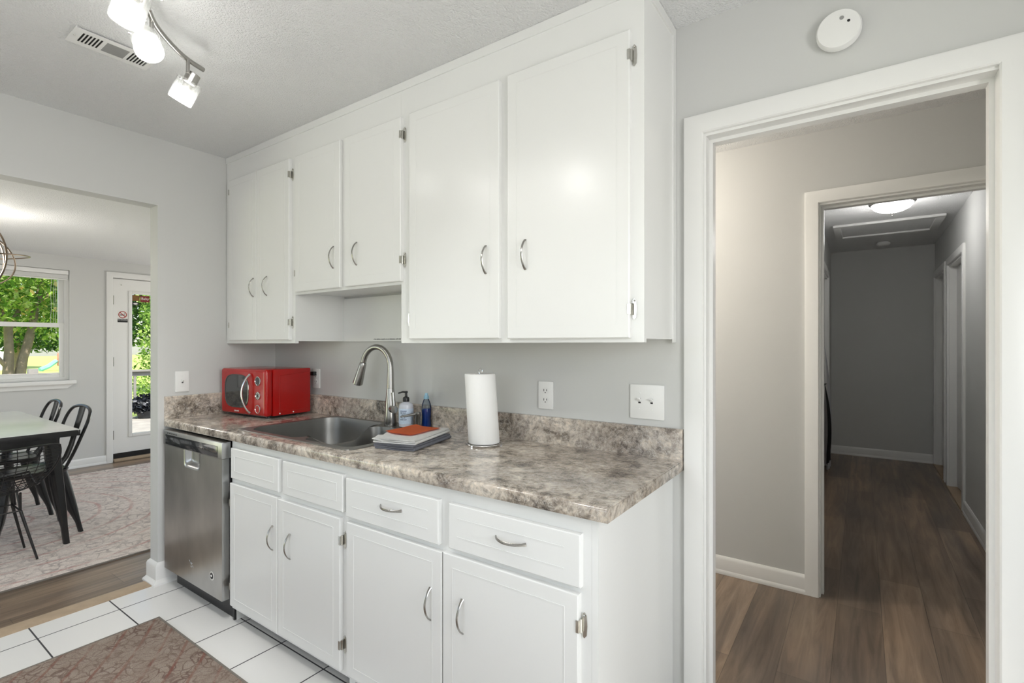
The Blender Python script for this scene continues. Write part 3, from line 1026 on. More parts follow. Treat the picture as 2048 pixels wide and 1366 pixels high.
def hinge(mb, x, z, yframe, ydoor, side):
    """small self-closing hinge: frame leaf with pointed ends on the stile and a barrel against the door edge; side=+1 leaf right of the door"""
    s = side
    leaf = [(x + s * 0.004, z - 0.027), (x + s * 0.010, z - 0.034), (x + s * 0.017, z - 0.026), (x + s * 0.019, z), (x + s * 0.017, z + 0.026), (x + s * 0.010, z + 0.034), (x + s * 0.004, z + 0.027)]
    mb.prism([(p[0], yframe - 0.0005, p[1]) for p in leaf], (0, -0.003, 0))
    mb.cyl((x + s * 0.002, yframe - 0.009, z - 0.018), (x + s * 0.002, yframe - 0.009, z + 0.018), 0.005, n=10)
    mb.box(min(x - s * 0.006, x + s * 0.002), max(x - s * 0.006, x + s * 0.002), ydoor - 0.0025, yframe - 0.004, z - 0.016, z + 0.016)
    mb.lathe([(0.0005, 0.0), (0.003, 0.001), (0.003, 0.002), (0.0005, 0.0035)], (x + s * 0.011, yframe - 0.0035, z + 0.026), 8, axis=(0, -1, 0))

def cab_door(root, x0, x1, z0, z1, yf, yb, handle_x, handle_z, hinge_side, hinge_zs, inset=0.040, gw=0.003, vertical=True, lines='all', name='door', gdepth=-0.0012):
    i = inset
    gr = []
    if lines == 'all':
        gr = [(x0 + i, x1 - i, z0 + i, z0 + i + gw), (x0 + i, x1 - i, z1 - i - gw, z1 - i), (x0 + i, x0 + i + gw, z0 + i, z1 - i), (x1 - i - gw, x1 - i, z0 + i, z1 - i)]
    elif lines == 'horizontal':
        gr = [(x0 + i * 0.9, x1 - i * 1.2, z0 + i, z0 + i + gw), (x0 + i * 0.9, x1 - i * 1.2, z1 - i - gw, z1 - i)]
    mb = MB().relief(x0, x1, z0, z1, yf, yb, gr, gdepth)  # base doors: raised beads stand in for grooves, to catch light
    d = mb.build(name, 'white', root, angle=25)
    if handle_x is not None:
        h = MB()
        pull(h, handle_x, handle_z, yf, vertical=vertical)
        h.build('handle', 'nickel', d)
    for hz in hinge_zs:
        h = MB()
        hinge(h, x1 if hinge_side > 0 else x0, hz, yb + 0.0, yf, hinge_side)
        h.build('hinge', 'hinge', d)
    return d

YUF, YUD = -0.307, -0.325
ZUB, ZUT = 1.319, ZC
def upper(x0, x1, zb, label, back=True):
    r = thing('wall_cabinet', ((x0 + x1) / 2, -0.15, zb), label, 'cabinet', 'white wall cabinets above the counter')
    b = MB()
    b.box(x0, x1, YUF + 0.019, -0.001, zb + 0.012, ZUT - 0.001)
    b.build('cabinet_box', 'white', r)
    return r
def face_frame(root, x0, x1, z0, z1, stiles, zr0, zr1, yf, yb):
    b = MB()
    for (a, c) in stiles:
        b.box(a, c, yf, yb, z0, z1)
    for (s, t) in zip(stiles, stiles[1:]):
        b.box(s[1], t[0], yf, yb, z0, zr0)
        b.box(s[1], t[0], yf, yb, zr1, z1)
    return b.build('face_frame', 'white', root)
ul = upper(0.004, 0.730, ZUB, 'tall white wall cabinet in the corner above the microwave')
face_frame(ul, 0.004, 0.730, ZUB, ZUT - 0.001, [(0.004, 0.072), (0.692, 0.730)], 1.345, 2.28, YUF, YUF + 0.019)
cab_door(ul, 0.064, 0.374, 1.337, 2.289, YUD, YUF, 0.344, 1.634, -1, (1.428, 2.219), gdepth=0.0008)
cab_door(ul, 0.378, 0.699, 1.337, 2.289, YUD, YUF, 0.483, 1.634, 1, (1.429, 2.206), gdepth=0.0008)
um = upper(0.7305, 1.5315, 1.572, 'short white wall cabinet above the open niche over the sink')
face_frame(um, 0.7305, 1.5315, 1.572, ZUT - 0.001, [(0.7305, 0.760), (1.118, 1.172), (1.505, 1.5315)], 1.600, 2.28, YUF, YUF + 0.019)
cab_door(um, 0.752, 1.127, 1.584, 2.287, YUD, YUF, 1.079, 1.731, -1, (1.681,), gdepth=0.0008)
cab_door(um, 1.162, 1.545, 1.584, 2.287, YUD, YUF, 1.253, 1.731, 1, (1.676, 2.212), gdepth=0.0008)
ur = upper(1.532, 2.612, ZUB, 'wide white wall cabinet nearest the doorway, above the paper towels')
face_frame(ur, 1.532, 2.612, ZUB, ZUT - 0.001, [(1.532, 1.605), (2.060, 2.115), (2.562, 2.612)], 1.345, 2.28, YUF, YUF + 0.019)
cab_door(ur, 1.596, 2.068, 1.335, 2.287, YUD, YUF, 2.007, 1.630, -1, (1.421,), gdepth=0.0008)
cab_door(ur, 2.105, 2.571, 1.333, 2.291, YUD, YUF, 2.184, 1.631, 1, (1.423, 2.213), gdepth=0.0008)
b = MB()   # thin scribe strip where the end panel meets wall and ceiling
b.prism([(2.612, -0.03, ZUB), (2.612, -0.001, ZUB), (2.617, -0.001, ZUB), (2.617, -0.03, ZUB)], (0, 0, ZUT - ZUB - 0.002))
b.prism([(2.612, YUF, 2.405), (2.612, -0.03, 2.405), (2.617, -0.03, 2.405), (2.617, YUF, 2.405)], (0, 0, 0.034))
b.build('scribe_strip', 'white', ur)
# crown strip along the ceiling
b = MB()
b.prism([(0.004, YUF - 0.006, 2.405), (0.004, YUF, 2.405), (0.004, YUF, 2.439), (0.004, YUF - 0.006, 2.439)], (2.608, 0, 0))
struct('trim_9', b, 'white', 'thin white strip where the wall cabinets meet the ceiling', 'trim')
# niche back board with its printed line
nb = thing('niche_backboard', (1.13, -0.005, 1.335), 'white backboard of the open niche with one printed line', 'board')
b = MB()
b.box(0.7305, 1.5315, -0.009, -0.001, 1.330, 1.572)
b.build('board', 'white', nb)
b = MB()
x = 0.99
random.seed(3)
for wl in (1, 3, 9, 8, 3, 3, 12, 4, 5):
    for k in range(wl):
        hgt = random.choice((0.0035, 0.0035, 0.005))
        b.box(x, x + 0.0026, -0.0096, -0.009, 1.339, 1.339 + hgt)
        x += 0.0038
    x += 0.004
b.build('printed_line', 'ink', nb)

YBF, YBD = -0.620, -0.638
def base_unit(x0, x1, label):
    r = thing('base_cabinet', ((x0 + x1) / 2, -0.3, 0), label, 'cabinet', 'white base cabinets under the counter')
    return r
bl_ = base_unit(0.716, 1.584, 'white sink base cabinet beside the dishwasher')
b = MB()
b.box(0.716, 0.7200, YBF + 0.019, -0.001, 0.0, 0.864)
b.box(1.568, 1.584, YBF + 0.019, -0.001, 0.0, 0.864)
b.box(0.732, 1.568, YBF + 0.019, -0.001, 0.075, 0.090)
b.box(0.732, 1.568, -0.012, -0.001, 0.090, 0.864)
b.build('cabinet_box', 'white', bl_)
def base_frame(root, stiles, zr, x0, x1):
    f = MB()
    for (a, c) in stiles:
        f.box(a, c, YBF, YBF + 0.019, 0.066, 0.864)
    for (s, t) in zip(stiles, stiles[1:]):
        for (za, zb) in zr:
            f.box(s[1], t[0], YBF, YBF + 0.019, za, zb)
    f.build('face_frame', 'white', root)
    k = MB()
    k.box(x0, x1, -0.555, -0.545, 0.0, 0.075)
    k.build('toe_kick', 'dark_gap', root)
base_frame(bl_, [(0.716, 0.748), (1.125, 1.182), (1.548, 1.584)], [(0.066, 0.10), (0.645, 0.70), (0.815, 0.864)], 0.732, 1.568)
cab_door(bl_, 0.737, 1.141, 0.687, 0.828, YBD, YBF, None, 0, -1, (), inset=0.034, name='drawer')
cab_door(bl_, 1.174, 1.574, 0.686, 0.825, YBD, YBF, None, 0, -1, (), inset=0.034, name='drawer')
cab_door(bl_, 0.728, 1.131, 0.087, 0.663, YBD, YBF, 1.098, 0.486, -1, (0.571, 0.178))
cab_door(bl_, 1.135, 1.558, 0.087, 0.660, YBD, YBF, 1.228, 0.479, 1, (0.577, 0.184))
br_ = base_unit(1.5845, 2.605, 'white base cabinet with two drawers, at the doorway end')
b = MB()
b.box(1.5845, 1.60, YBF + 0.019, -0.001, 0.0, 0.864)
b.box(2.587, 2.605, YBF + 0.0, -0.001, 0.0, 0.864)
b.box(1.60, 2.587, YBF + 0.019, -0.001, 0.075, 0.090)
b.box(1.60, 2.587, -0.012, -0.001, 0.090, 0.864)
b.build('cabinet_box', 'white', br_)
base_frame(br_, [(1.5845, 1.612), (2.045, 2.118), (2.545, 2.5865)], [(0.066, 0.10), (0.64, 0.69), (0.805, 0.864)], 1.60, 2.587)
cab_door(br_, 1.593, 2.060, 0.675, 0.818, YBD, YBF, 1.840, 0.752, -1, (), inset=0.040, vertical=False, lines='horizontal', name='drawer')
cab_door(br_, 2.104, 2.562, 0.677, 0.817, YBD, YBF, 2.341, 0.753, -1, (), inset=0.040, vertical=False, lines='horizontal', name='drawer')
cab_door(br_, 1.597, 2.074, 0.087, 0.656, YBD, YBF, 2.026, 0.480, -1, ())
cab_door(br_, 2.079, 2.556, 0.087, 0.659, YBD, YBF, 2.161, 0.481, 1, (0.577, 0.184))

# ------------------------------------------------------------------ worktop
ZT = 0.903
wt = thing('worktop', (1.32, -0.32, 0.865), 'mottled taupe stone-look laminate worktop with upstand', 'countertop')
SX0, SX1, SY0, SY1 = 0.690, 1.545, -0.588, -0.036       # sink cut-out
b = MB()
yb_ = SY0 + 0.008
prof = [(yb_, 0.8645), (-0.645, 0.8645), (-0.6465, 0.867)]
for k in range(7):
    a = k / 6 * PI / 2
    prof.append((-0.6345 - 0.012 * math.cos(a), 0.891 + 0.012 * math.sin(a)))
prof += [(yb_, ZT)]
b.loft([[(x, y, z) for y, z in prof] for x in (0.022, 2.642)])
b.box(0.022, SX0 + 0.008, yb_, -0.021, 0.8645, ZT)
b.box(SX1 - 0.008, 2.642, yb_, -0.021, 0.8645, ZT)
b.box(SX0 + 0.008, SX1 - 0.008, SY1 - 0.008, -0.021, 0.8645, ZT)
b.build('slab', 'laminate', wt)
b = MB()
b.prism([(0.0205, -0.0205, 0.866), (0.0205, -0.001, 0.866), (0.0205, -0.001, 1.012), (0.0205, -0.016, 1.012), (0.0205, -0.0205, 1.007)], (2.623, 0, 0))
b.build('backsplash', 'laminate', wt)
b = MB()
b.prism([(0.0015, -0.640, 0.866), (0.020, -0.640, 0.866), (0.020, -0.640, 1.020), (0.016, -0.640, 1.025), (0.0015, -0.640, 1.025)], (0, 0.6385, 0))
b.build('side_splash', 'laminate', wt)
b = MB()
b.box(2.6425, 2.6435, -0.63, -0.002, 0.868, 0.899)
b.build('end_cap', 'laminate', wt)

# ------------------------------------------------------------------ sink, faucet, soap pump
sk = thing('sink', (1.12, -0.31, ZT), 'stainless steel double-bowl sink set into the worktop', 'sink')
def rrect(x0, x1, y0, y1, r, z, n=6):
    pts = []
    for (cx, cy, a0) in ((x1 - r, y1 - r, 0), (x0 + r, y1 - r, PI / 2), (x0 + r, y0 + r, PI), (x1 - r, y0 + r, 3 * PI / 2)):
        for k in range(n + 1):
            a = a0 + k / n * PI / 2
            pts.append((cx + r * math.cos(a), cy + r * math.sin(a), z))
    return pts
B1 = (0.722, 1.150, -0.560, -0.060, 0.095)
B2 = (1.182, 1.512, -0.560, -0.150, 0.050)
zr_ = ZT + 0.0035
DIV_A, DIV_B = -0.465, -0.200          # the low saddle of the divider runs between these
def dip(t):
    return 0.058 * min(1.0, 3.2 * min(t, 1 - t) + 0.05) if 0 < t < 1 else 0.0
NS = 14
def ring1(ins, z, r):
    """large bowl outline; its right side carries the divider samples"""
    x0, x1, y0, y1 = B1[0] + ins, B1[1] - ins, B1[2] + ins, B1[3] - ins
    big, small = rrect(x0, x1, y0, y1, r, z), rrect(x0, x1, y0, y1, r * 0.5, z)
    p = small[:7] + big[7:21] + small[21:]      # tighter corners beside the divider
    a, c = p[-1], p[0]
    return p + [(x1, a[1] + (c[1] - a[1]) * k / NS, z) for k in range(1, NS)]
def ring2(ins, z, r):
    x0, x1, y0, y1 = B2[0] + ins, B2[1] - ins, B2[2] + ins, B2[3] - ins
    p = rrect(x0, x1, y0, y1, r, z)
    p = p[14:] + p[:14]                # starts at the lower end of the left side
    a, c = p[-1], p[0]
    return p + [(x0, a[1] + (c[1] - a[1]) * k / NS, z) for k in range(1, NS)]
def bowl(name, ringf, r, depth):
    b = MB()
    top = ringf(0.0, zr_, r)
    n0 = len(top) - (NS - 1)
    top = [(x, y, z - (dip((k - n0 + 1) / NS) if k >= n0 else 0.0)) for k, (x, y, z) in enumerate(top)]
    secs = [top]
    for (ins, dz) in ((0.0052, -0.066), (0.012, -depth + 0.03), (0.022, -depth + 0.008), (0.045, -depth)):
        secs.append(ringf(ins, zr_ + dz, max(r - ins * 0.5, 0.02)))
    b.loft(secs, caps=False)
    b.bm.faces.new([b.bm.verts.new(p) for p in secs[-1]])
    bmesh.ops.remove_doubles(b.bm, verts=b.bm.verts[:], dist=1e-6)
    return b.build(name, 'steel', sk, angle=50), top, n0
bo1, top1, n1_ = bowl('large_bowl', ring1, B1[4], 0.20)
bo2, top2, n2_ = bowl('small_bowl', ring2, B2[4], 0.17)
side1 = [top1[n1_ - 1]] + top1[n1_:] + [top1[0]]            # from front to back
side2 = ([top2[n2_ - 1]] + top2[n2_:] + [top2[0]])[::-1]
b = MB()
for k in range(NS):
    for (u0, u1) in ((0, 0.5), (0.5, 1)):
        def q(j, u):
            p = Vector(side1[j]).lerp(Vector(side2[j]), u)
            return p + Vector((0, 0, 0.004 * math.sin(PI * u)))
        b.face([q(k, u0), q(k + 1, u0), q(k + 1, u1), q(k, u1)])
bmesh.ops.remove_doubles(b.bm, verts=b.bm.verts[:], dist=1e-6)
b.build('divider', 'steel', sk, angle=60)
# rim sheet: outer rounded rectangle to the joint outline of both bowls
b = MB()
bm = b.bm
outer = rrect(SX0, SX1, SY0, SY1, 0.025, zr_)
def add_loop(pts):
    vs = [bm.verts.new(p) for p in pts]
    return [bm.edges.new((vs[i], vs[(i + 1) % len(vs)])) for i in range(len(vs))]
es = add_loop(outer) + add_loop(top1[:n1_] + top2[:n2_])
bmesh.ops.triangle_fill(bm, use_beauty=True, use_dissolve=False, edges=es)
lip = rrect(SX0 - 0.003, SX1 + 0.003, SY0 - 0.003, SY1 + 0.003, 0.027, ZT + 0.0005)
b.loft([outer, lip], caps=False)
b.build('rim', 'steel', sk, angle=50)
for o_, cx, cy, dz in ((bo1, 0.936, -0.31, 0.20), (bo2, 1.347, -0.355, 0.17)):
    b = MB()
    b.lathe([(0.001, 0.001), (0.040, 0.001), (0.044, 0.004), (0.036, 0.0045), (0.030, 0.002), (0.001, 0.002)], (cx, cy, zr_ - dz), 24)
    b.build('drain', 'chrome', o_)

fx, fy = 1.225, -0.098
fz = zr_ + 0.0006
fc = thing('kitchen_faucet', (fx, fy, fz), 'tall brushed nickel gooseneck faucet with pull-down spray head', 'faucet')
b = MB()
b.lathe([(0.030, 0.0), (0.031, 0.004), (0.028, 0.05), (0.0265, 0.10), (0.022, 0.15), (0.0185, 0.185)], (fx, fy, fz), 28)
b.build('body', 'nickel', fc)
dr = Vector((math.cos(math.radians(187)), math.sin(math.radians(187)), 0))
pts = [Vector((fx, fy, fz + 0.186)), Vector((fx, fy, fz + 0.255))]
R_ = 0.092
zc_ = 1.188
pts.append(Vector((fx, fy, zc_ + 0.01)))
for k in range(1, 15):
    a = k / 14 * math.radians(168)
    pts.append(Vector((fx, fy, zc_ + 0.012)) + dr * (R_ - R_ * math.cos(a)) + Vector((0, 0, 0.100 * math.sin(a))))
rs = [0.018, 0.0165] + [0.0145] * (len(pts) - 2)
MB().tube(pts, rs, 16).build('spout', 'nickel', fc)
e0 = pts[-1]
dd = (pts[-1] - pts[-2]).normalized()
dd = (dd + dr * 0.06).normalized()
b = MB()
b.lathe([(0.0150, 0.0), (0.0175, 0.006), (0.0185, 0.02), (0.0225, 0.07), (0.0255, 0.108), (0.0255, 0.118), (0.021, 0.121)], e0 + dd * 0.002, 24, axis=dd)
sh = b.build('spray_head', 'nickel', fc)
b = MB()
b.lathe([(0.001, 0.0), (0.020, 0.0), (0.018, 0.002), (0.001, 0.002)], e0 + dd * 0.1232, 20, axis=dd)
b.build('spray_face', 'black', sh)
hd = Vector((0.93, -0.36, 0)).normalized()
b = MB()
hz = fz + 0.085
b.tube([Vector((fx, fy, hz)) + hd * 0.015, Vector((fx, fy, hz)) + hd * 0.055], [0.019, 0.018], 18)
b.build('handle_hub', 'nickel', fc)
b = MB()
p0 = Vector((fx, fy, hz)) + hd * 0.048
b.tube([p0, p0 + Vector((-0.004, 0.004, 0.03)), p0 + Vector((-0.013, 0.006, 0.083))], [0.007, 0.0062, 0.007], 12)
b.build('handle_lever', 'nickel', fc)

sp = thing('soap_pump', (1.418, -0.098, fz), 'brushed nickel built-in soap pump beside the blue bottle', 'soap dispenser')
b = MB()
b.lathe([(0.020, 0), (0.020, 0.004), (0.0125, 0.008), (0.0115, 0.060), (0.0135, 0.064), (0.0135, 0.078), (0.010, 0.082)], (1.418, -0.098, fz), 22)
b.build('pump_body', 'nickel', sp)
b = MB()
b.tube([(1.414, -0.100, fz + 0.072), (1.38, -0.118, fz + 0.066), (1.340, -0.136, fz + 0.057)], [0.0075, 0.0062, 0.0045], 10)
b.build('spout', 'nickel', sp)

# ------------------------------------------------------------------ bottles
bx, by = 1.318, -0.080
hs = thing('hand_soap_bottle', (bx, by, fz), 'cloudy hand soap bottle with pale blue label and black pump', 'bottle')
b = MB()
b.lathe([(0.028, 0), (0.034, 0.004), (0.0355, 0.010), (0.0355, 0.098), (0.033, 0.110), (0.024, 0.118), (0.0125, 0.122), (0.0125, 0.126)], (bx, by, fz), 36)
b.build('bottle', 'bottle_clear', hs)
vd = Vector((3.162 - bx, -1.805 - by, 0)).normalized()
va = math.atan2(vd.y, vd.x)
def on_bottle(mb_pts, r):
    return [(bx + r * math.cos(a), by + r * math.sin(a), z) for a, z in mb_pts]
b = MB()
r_ = 0.0358
A0, A1 = va - 1.75, va + 1.75
b.grid(lambda u, v: Vector((bx + r_ * math.cos(A0 + (A1 - A0) * u), by + r_ * math.sin(A0 + (A1 - A0) * u), fz + 0.018 + 0.074 * v)), 36, 2)
lb = b.build('paper_label', 'label_blue', hs, recalc=False)
def curved_text(name, body, size, ac, z, material, parent, bold=0.0):
    cu = bpy.data.curves.new(name, 'FONT')
    cu.body = body
    cu.size = size
    cu.align_x = 'CENTER'
    cu.align_y = 'CENTER'
    cu.offset = bold
    cu.resolution_u = 2
    tmp = bpy.data.objects.new(name + '_c', cu)
    me = bpy.data.meshes.new_from_object(tmp)
    bpy.data.objects.remove(tmp)
    rr = r_ + 0.0004
    for v in me.vertices:
        a = ac + v.co.x / rr
        v.co = Vector((bx + rr * math.cos(a), by + rr * math.sin(a), fz + z + v.co.y))
    return link_mesh(name, me, material, parent, smooth=False)
ac = va - 0.42
b = MB()
b.grid(lambda u, v: Vector((bx + (r_ + .0003) * math.cos(ac - 0.50 + u), by + (r_ + .0003) * math.sin(ac - 0.50 + u), fz + 0.079 + 0.003 * v)), 12, 1)
b.build('label_bar', 'ink_navy', lb, recalc=False)
curved_text('label_words', "MEYER'S", 0.0082, ac, 0.0715, 'ink_navy', lb, 0.0002)
curved_text('label_words', 'CLEAN DAY', 0.0042, ac, 0.0655, 'ink_navy', lb)
curved_text('label_words', 'HAND SOAP', 0.0062, ac, 0.0385, 'ink_navy', lb, 0.0002)
b = MB()
b.tube([(bx + (r_ + .0003) * math.cos(ac + 0.26 * math.cos(t * PI / 12)), by + (r_ + .0003) * math.sin(ac + 0.26 * math.cos(t * PI / 12)), fz + 0.053 + 0.0092 * math.sin(t * PI / 12)) for t in range(24)], 0.0008, 5, closed=True)
b.build('label_ring', 'ink_navy', lb)
b = MB()
b.lathe([(0.0155, 0.124), (0.0160, 0.126), (0.0160, 0.140), (0.013, 0.146), (0.0065, 0.149), (0.0060, 0.166), (0.0075, 0.168), (0.0075, 0.174), (0.002, 0.1765)], (bx, by, fz), 22)
b.tube([(bx + 0.008, by + 0.003, fz + 0.1705), (bx - 0.012, by - 0.012, fz + 0.1715), (bx - 0.030, by - 0.024, fz + 0.165)], [0.005, 0.0045, 0.003], 8)
b.build('pump', 'black', hs)

qx, qy = 1.425, -0.048
bb_ = thing('dish_soap_bottle', (qx, qy, fz), 'small clear bottle of blue liquid behind the soap pump', 'bottle')
b = MB()
b.lathe([(0.022, 0.0), (0.0245, 0.004), (0.0245, 0.010), (0.022, 0.045), (0.0235, 0.085), (0.0235, 0.100), (0.021, 0.118), (0.013, 0.138), (0.011, 0.142)], (qx, qy, fz), 26)
b.build('bottle', 'clear_bottle', bb_)
b = MB()
b.lathe([(0.020, 0.002), (0.0232, 0.006), (0.0205, 0.045), (0.0222, 0.085), (0.0222, 0.096), (0.001, 0.0965)], (qx, qy, fz), 26)
b.build('liquid', 'blue_liquid', bb_)
b = MB()
b.lathe([(0.0125, 0.141), (0.0135, 0.143), (0.0125, 0.155), (0.009, 0.158), (0.007, 0.168), (0.002, 0.170)], (qx, qy, fz), 18)
b.build('cap', 'cap_blue', bb_)

# ------------------------------------------------------------------ folded towels
def folded(name, material, label, cat, centre, ang, L, W, z0, th, gap, layers, amp, seed, group=None):
    """cloth folded back and forth: a ribbon profile (length L) swept across the width W"""
    rnd = random.Random(seed)
    path = []
    z = th / 2
    for k in range(layers):
        xs = [(-L / 2 + L * i / 14) for i in range(15)]
        if k % 2:
            xs = xs[::-1]
        for x in xs:
            path.append((x, z))
        if k < layers - 1:
            x = xs[-1]
            s = 1 if x > 0 else -1
            rr = (th + gap) / 2
            for i in range(1, 5):
                a = -PI / 2 + PI * i / 5
                path.append((x + s * rr * math.cos(a) * 1.1, z + rr + rr * math.sin(a)))
        z += th + gap
    nw = 16
    mb = MB()
    def offset_ring(j):
        v = -W / 2 + W * j / nw
        top, bot = [], []
        for i, (x, zz) in enumerate(path):
            p0 = Vector(path[max(i - 1, 0)])
            p1 = Vector(path[min(i + 1, len(path) - 1)])
            t = (p1 - p0)
            t = t.normalized() if t.length > 1e-9 else Vector((1, 0))
            n = Vector((-t.y, t.x))
            w = amp * math.sin(x * 31 + v * 23 + seed) * (zz / 0.03)
            if amp and x < -L * 0.30:      # the open ends of the folds ruffle
                w += 0.0035 * ((-x - L * 0.30) / (L * 0.2)) * (1 + math.sin(v * 95 + zz * 400))
            ww = v * (1 + 0.02 * math.sin(x * 40 + seed))
            top.append((x + n.x * th / 2, ww, zz + n.y * th / 2 + abs(w)))
            bot.append((x - n.x * th / 2, ww, zz - n.y * th / 2 + abs(w)))
        return top + bot[::-1]
    secs = []
    for j in range(nw + 1):
        secs.append([Vector(p) for p in offset_ring(j)])
    mb.loft(secs)
    c, s = math.cos(ang), math.sin(ang)
    mt = Matrix(((c, -s, 0, centre[0]), (s, c, 0, centre[1]), (0, 0, 1, z0), (0, 0, 0, 1)))
    mb.xform(mt)
    o = mb.build(name, material, None, angle=60)
    return tag(o, label, cat, group)
TA = math.radians(14)
folded('folded_towel', 'towel_grey', 'dark grey towel folded flat at the bottom of the stack by the sink', 'towel', (1.640, -0.335), TA, 0.175, 0.300, ZT + 0.001, 0.0060, 0.0012, 3, 0.0, 1, 'towels stacked by the sink')
folded('folded_towel', 'towel_white', 'pale ribbed towel folded on top of the dark grey towel', 'towel', (1.622, -0.325), TA + 0.05, 0.185, 0.300, ZT + 0.0225, 0.0050, 0.0012, 3, 0.0012, 5, 'towels stacked by the sink')
ob = MB()
def cloth(u, v):
    x = (u - 0.5) * 0.135
    y = (v - 0.5) * 0.200
    lift = 0.005 * math.exp(-((x + 0.0675) ** 2) / 0.0005) + 0.0008 * (1 + math.sin(y * 45 + x * 20))
    return Vector((x, y, 0.0022 + lift))
ob.grid(cloth, 20, 24)
bmesh.ops.solidify(ob.bm, geom=ob.bm.faces[:], thickness=0.006)
c, s = math.cos(0.12), math.sin(0.12)
ob.xform(Matrix(((c, -s, 0, 1.600), (s, c, 0, -0.300), (0, 0, 1, ZT + 0.0432), (0, 0, 0, 1))))
tag(ob.build('folded_cloth', 'orange', None, angle=60), 'small orange cloth lying on the towel stack', 'cloth')

# ------------------------------------------------------------------ paper towels on a wire holder
px_, py_ = 1.895, -0.192
ph = thing('paper_towel_holder', (px_, py_, ZT), 'chrome wire stand holding the paper towel roll', 'holder')
b = MB()
b.tube([(px_ + 0.071 * math.cos(t * PI / 18), py_ + 0.071 * math.sin(t * PI / 18), ZT + 0.006) for t in range(36)], 0.0028, 8, closed=True)
for a in (0.4, 2.5, 4.6):
    b.tube([(px_ + 0.071 * math.cos(a), py_ + 0.071 * math.sin(a), ZT + 0.006), (px_ + 0.03 * math.cos(a), py_ + 0.03 * math.sin(a), ZT + 0.005), (px_, py_, ZT + 0.005)], 0.0024, 8)
    b.lathe([(0.001, 0), (0.005, 0.001), (0.005, 0.006), (0.001, 0.008)], (px_ + 0.071 * math.cos(a), py_ + 0.071 * math.sin(a), ZT), 10)
b.build('wire_base', 'chrome', ph)
b = MB()
lean = lambda z: px_ - 0.022 * (z - ZT) / 0.28
b.tube([(lean(ZT + z), py_, ZT + z) for z in (0.004, 0.15, 0.288)] , 0.0035, 8)
loop = [(lean(ZT + 0.288) - 0.008 * math.sin(t), py_ + 0.012 * (1 - math.cos(t)) - 0.0, ZT + 0.290 + 0.012 * math.sin(t / 2) + 0.004 * math.sin(t)) for t in [k * PI / 6 for k in range(12)]]
b.tube([(lean(ZT + 0.288), py_, ZT + 0.288), (px_ - 0.030, py_, ZT + 0.304), (px_ - 0.020, py_, ZT + 0.312), (px_ - 0.009, py_, ZT + 0.304), (px_ - 0.012, py_, ZT + 0.290)], 0.0022, 8)
b.build('post', 'chrome', ph)
b = MB()
prof = [(0.021, 0.0), (0.062, 0.0), (0.0635, 0.002), (0.0638, 0.14), (0.0632, 0.276), (0.0615, 0.279), (0.021, 0.279), (0.021, 0.0)]
b.lathe(prof, (0, 0, 0), 48, caps=False)
sh_ = Matrix.Identity(4)
sh_[0][2] = -0.022 / 0.28
b.xform(Matrix.Translation((px_, py_, ZT + 0.010)) @ sh_)
tag(b.build('paper_towel_roll', 'paper', None, angle=50), 'white paper towel roll standing on the counter', 'paper towels')

# ------------------------------------------------------------------ microwave
MA = math.radians(4)
FR = Vector((0.497, -0.338, 0))
exv = Vector((math.cos(MA), math.sin(MA), 0))
eyv = Vector((-math.sin(MA), math.cos(MA), 0))
def mwm():
    m4 = Matrix.Identity(4)
    org = FR - exv * 0.44
    for i in range(3):
        m4[i][0] = exv[i]
        m4[i][1] = eyv[i]
        m4[i][3] = org[i]
    m4[2][3] = ZT
    return m4
MW = mwm()
W_, D_, H0, H1 = 0.44, 0.285, 0.012, 0.272
mwo = thing('microwave', MW @ Vector((0.22, 0.14, 0)), 'red retro microwave with a chrome handle in the counter corner', 'microwave')
b = MB()
b.box(0, W_, 0.045, D_, H0, H1, bevel=0.006)
b.xform(MW)
mb_body = b.build('body', 'red', mwo)
b = MB()   # rounded front
pf = []
b.box(0.0, W_, 0.0, 0.0455, H0, H1, bevel=0.021, seg=5)
b.xform(MW)
mw_front = b.build('door', 'red', mwo, angle=60)
b = MB()
ell = []
for k in range(40):
    a = 2 * PI * k / 40
    ca, sa = math.cos(a), math.sin(a)
    ell.append((0.165 + 0.118 * math.copysign(abs(ca) ** 0.55, ca), 0.144 + 0.096 * math.copysign(abs(sa) ** 0.62, sa)))
def ering(s, y):
    return [(0.165 + (x - 0.165) * s, y, 0.144 + (z - 0.144) * s) for x, z in ell]
b.loft([ering(1.0, 0.0005), ering(0.985, -0.003), ering(0.95, -0.0035), ering(0.935, -0.001)], caps=False)
b.bm.faces.new([b.bm.verts.new(p) for p in ering(0.937, -0.001)])
b.xform(MW)
b.build('window', 'screen', mw_front, angle=40)
b = MB()
hp = [(0.305 - 0.030 * math.sin(PI * k / 14), -0.006 - 0.032 * math.sin(PI * k / 14) ** 0.6, 0.028 + 0.215 * k / 14) for k in range(15)]
b.tube(hp, [0.007 if 0 < k < 14 else 0.0085 for k in range(15)], 10, squash=(1.1, 0.7), ref=(1, 0, 0))
b.xform(MW)
b.build('handle', 'chrome', mw_front)
def dial(cz, r, face, ring, name, cx=0.372):
    d = MB()
    d.lathe([(r, 0.0), (r, 0.004), (r * 0.86, 0.006), (r * 0.80, 0.003)], (cx, -0.0005, cz), 26, axis=(0, -1, 0), caps=False)
    d.xform(MW)
    o = d.build(name, ring, mwo)
    d = MB()
    d.lathe([(0.0005, 0.0), (r * 0.82, 0.0), (r * 0.82, 0.0035), (0.0005, 0.0035)], (cx, -0.0005, cz), 24, axis=(0, -1, 0))
    d.xform(MW)
    d.build('dial_face', face, o)
    return o
dial(0.207, 0.026, 'screen', 'chrome', 'display')
d2 = dial(0.126, 0.022, 'mw_dial', 'chrome', 'button_wheel')
b = MB()
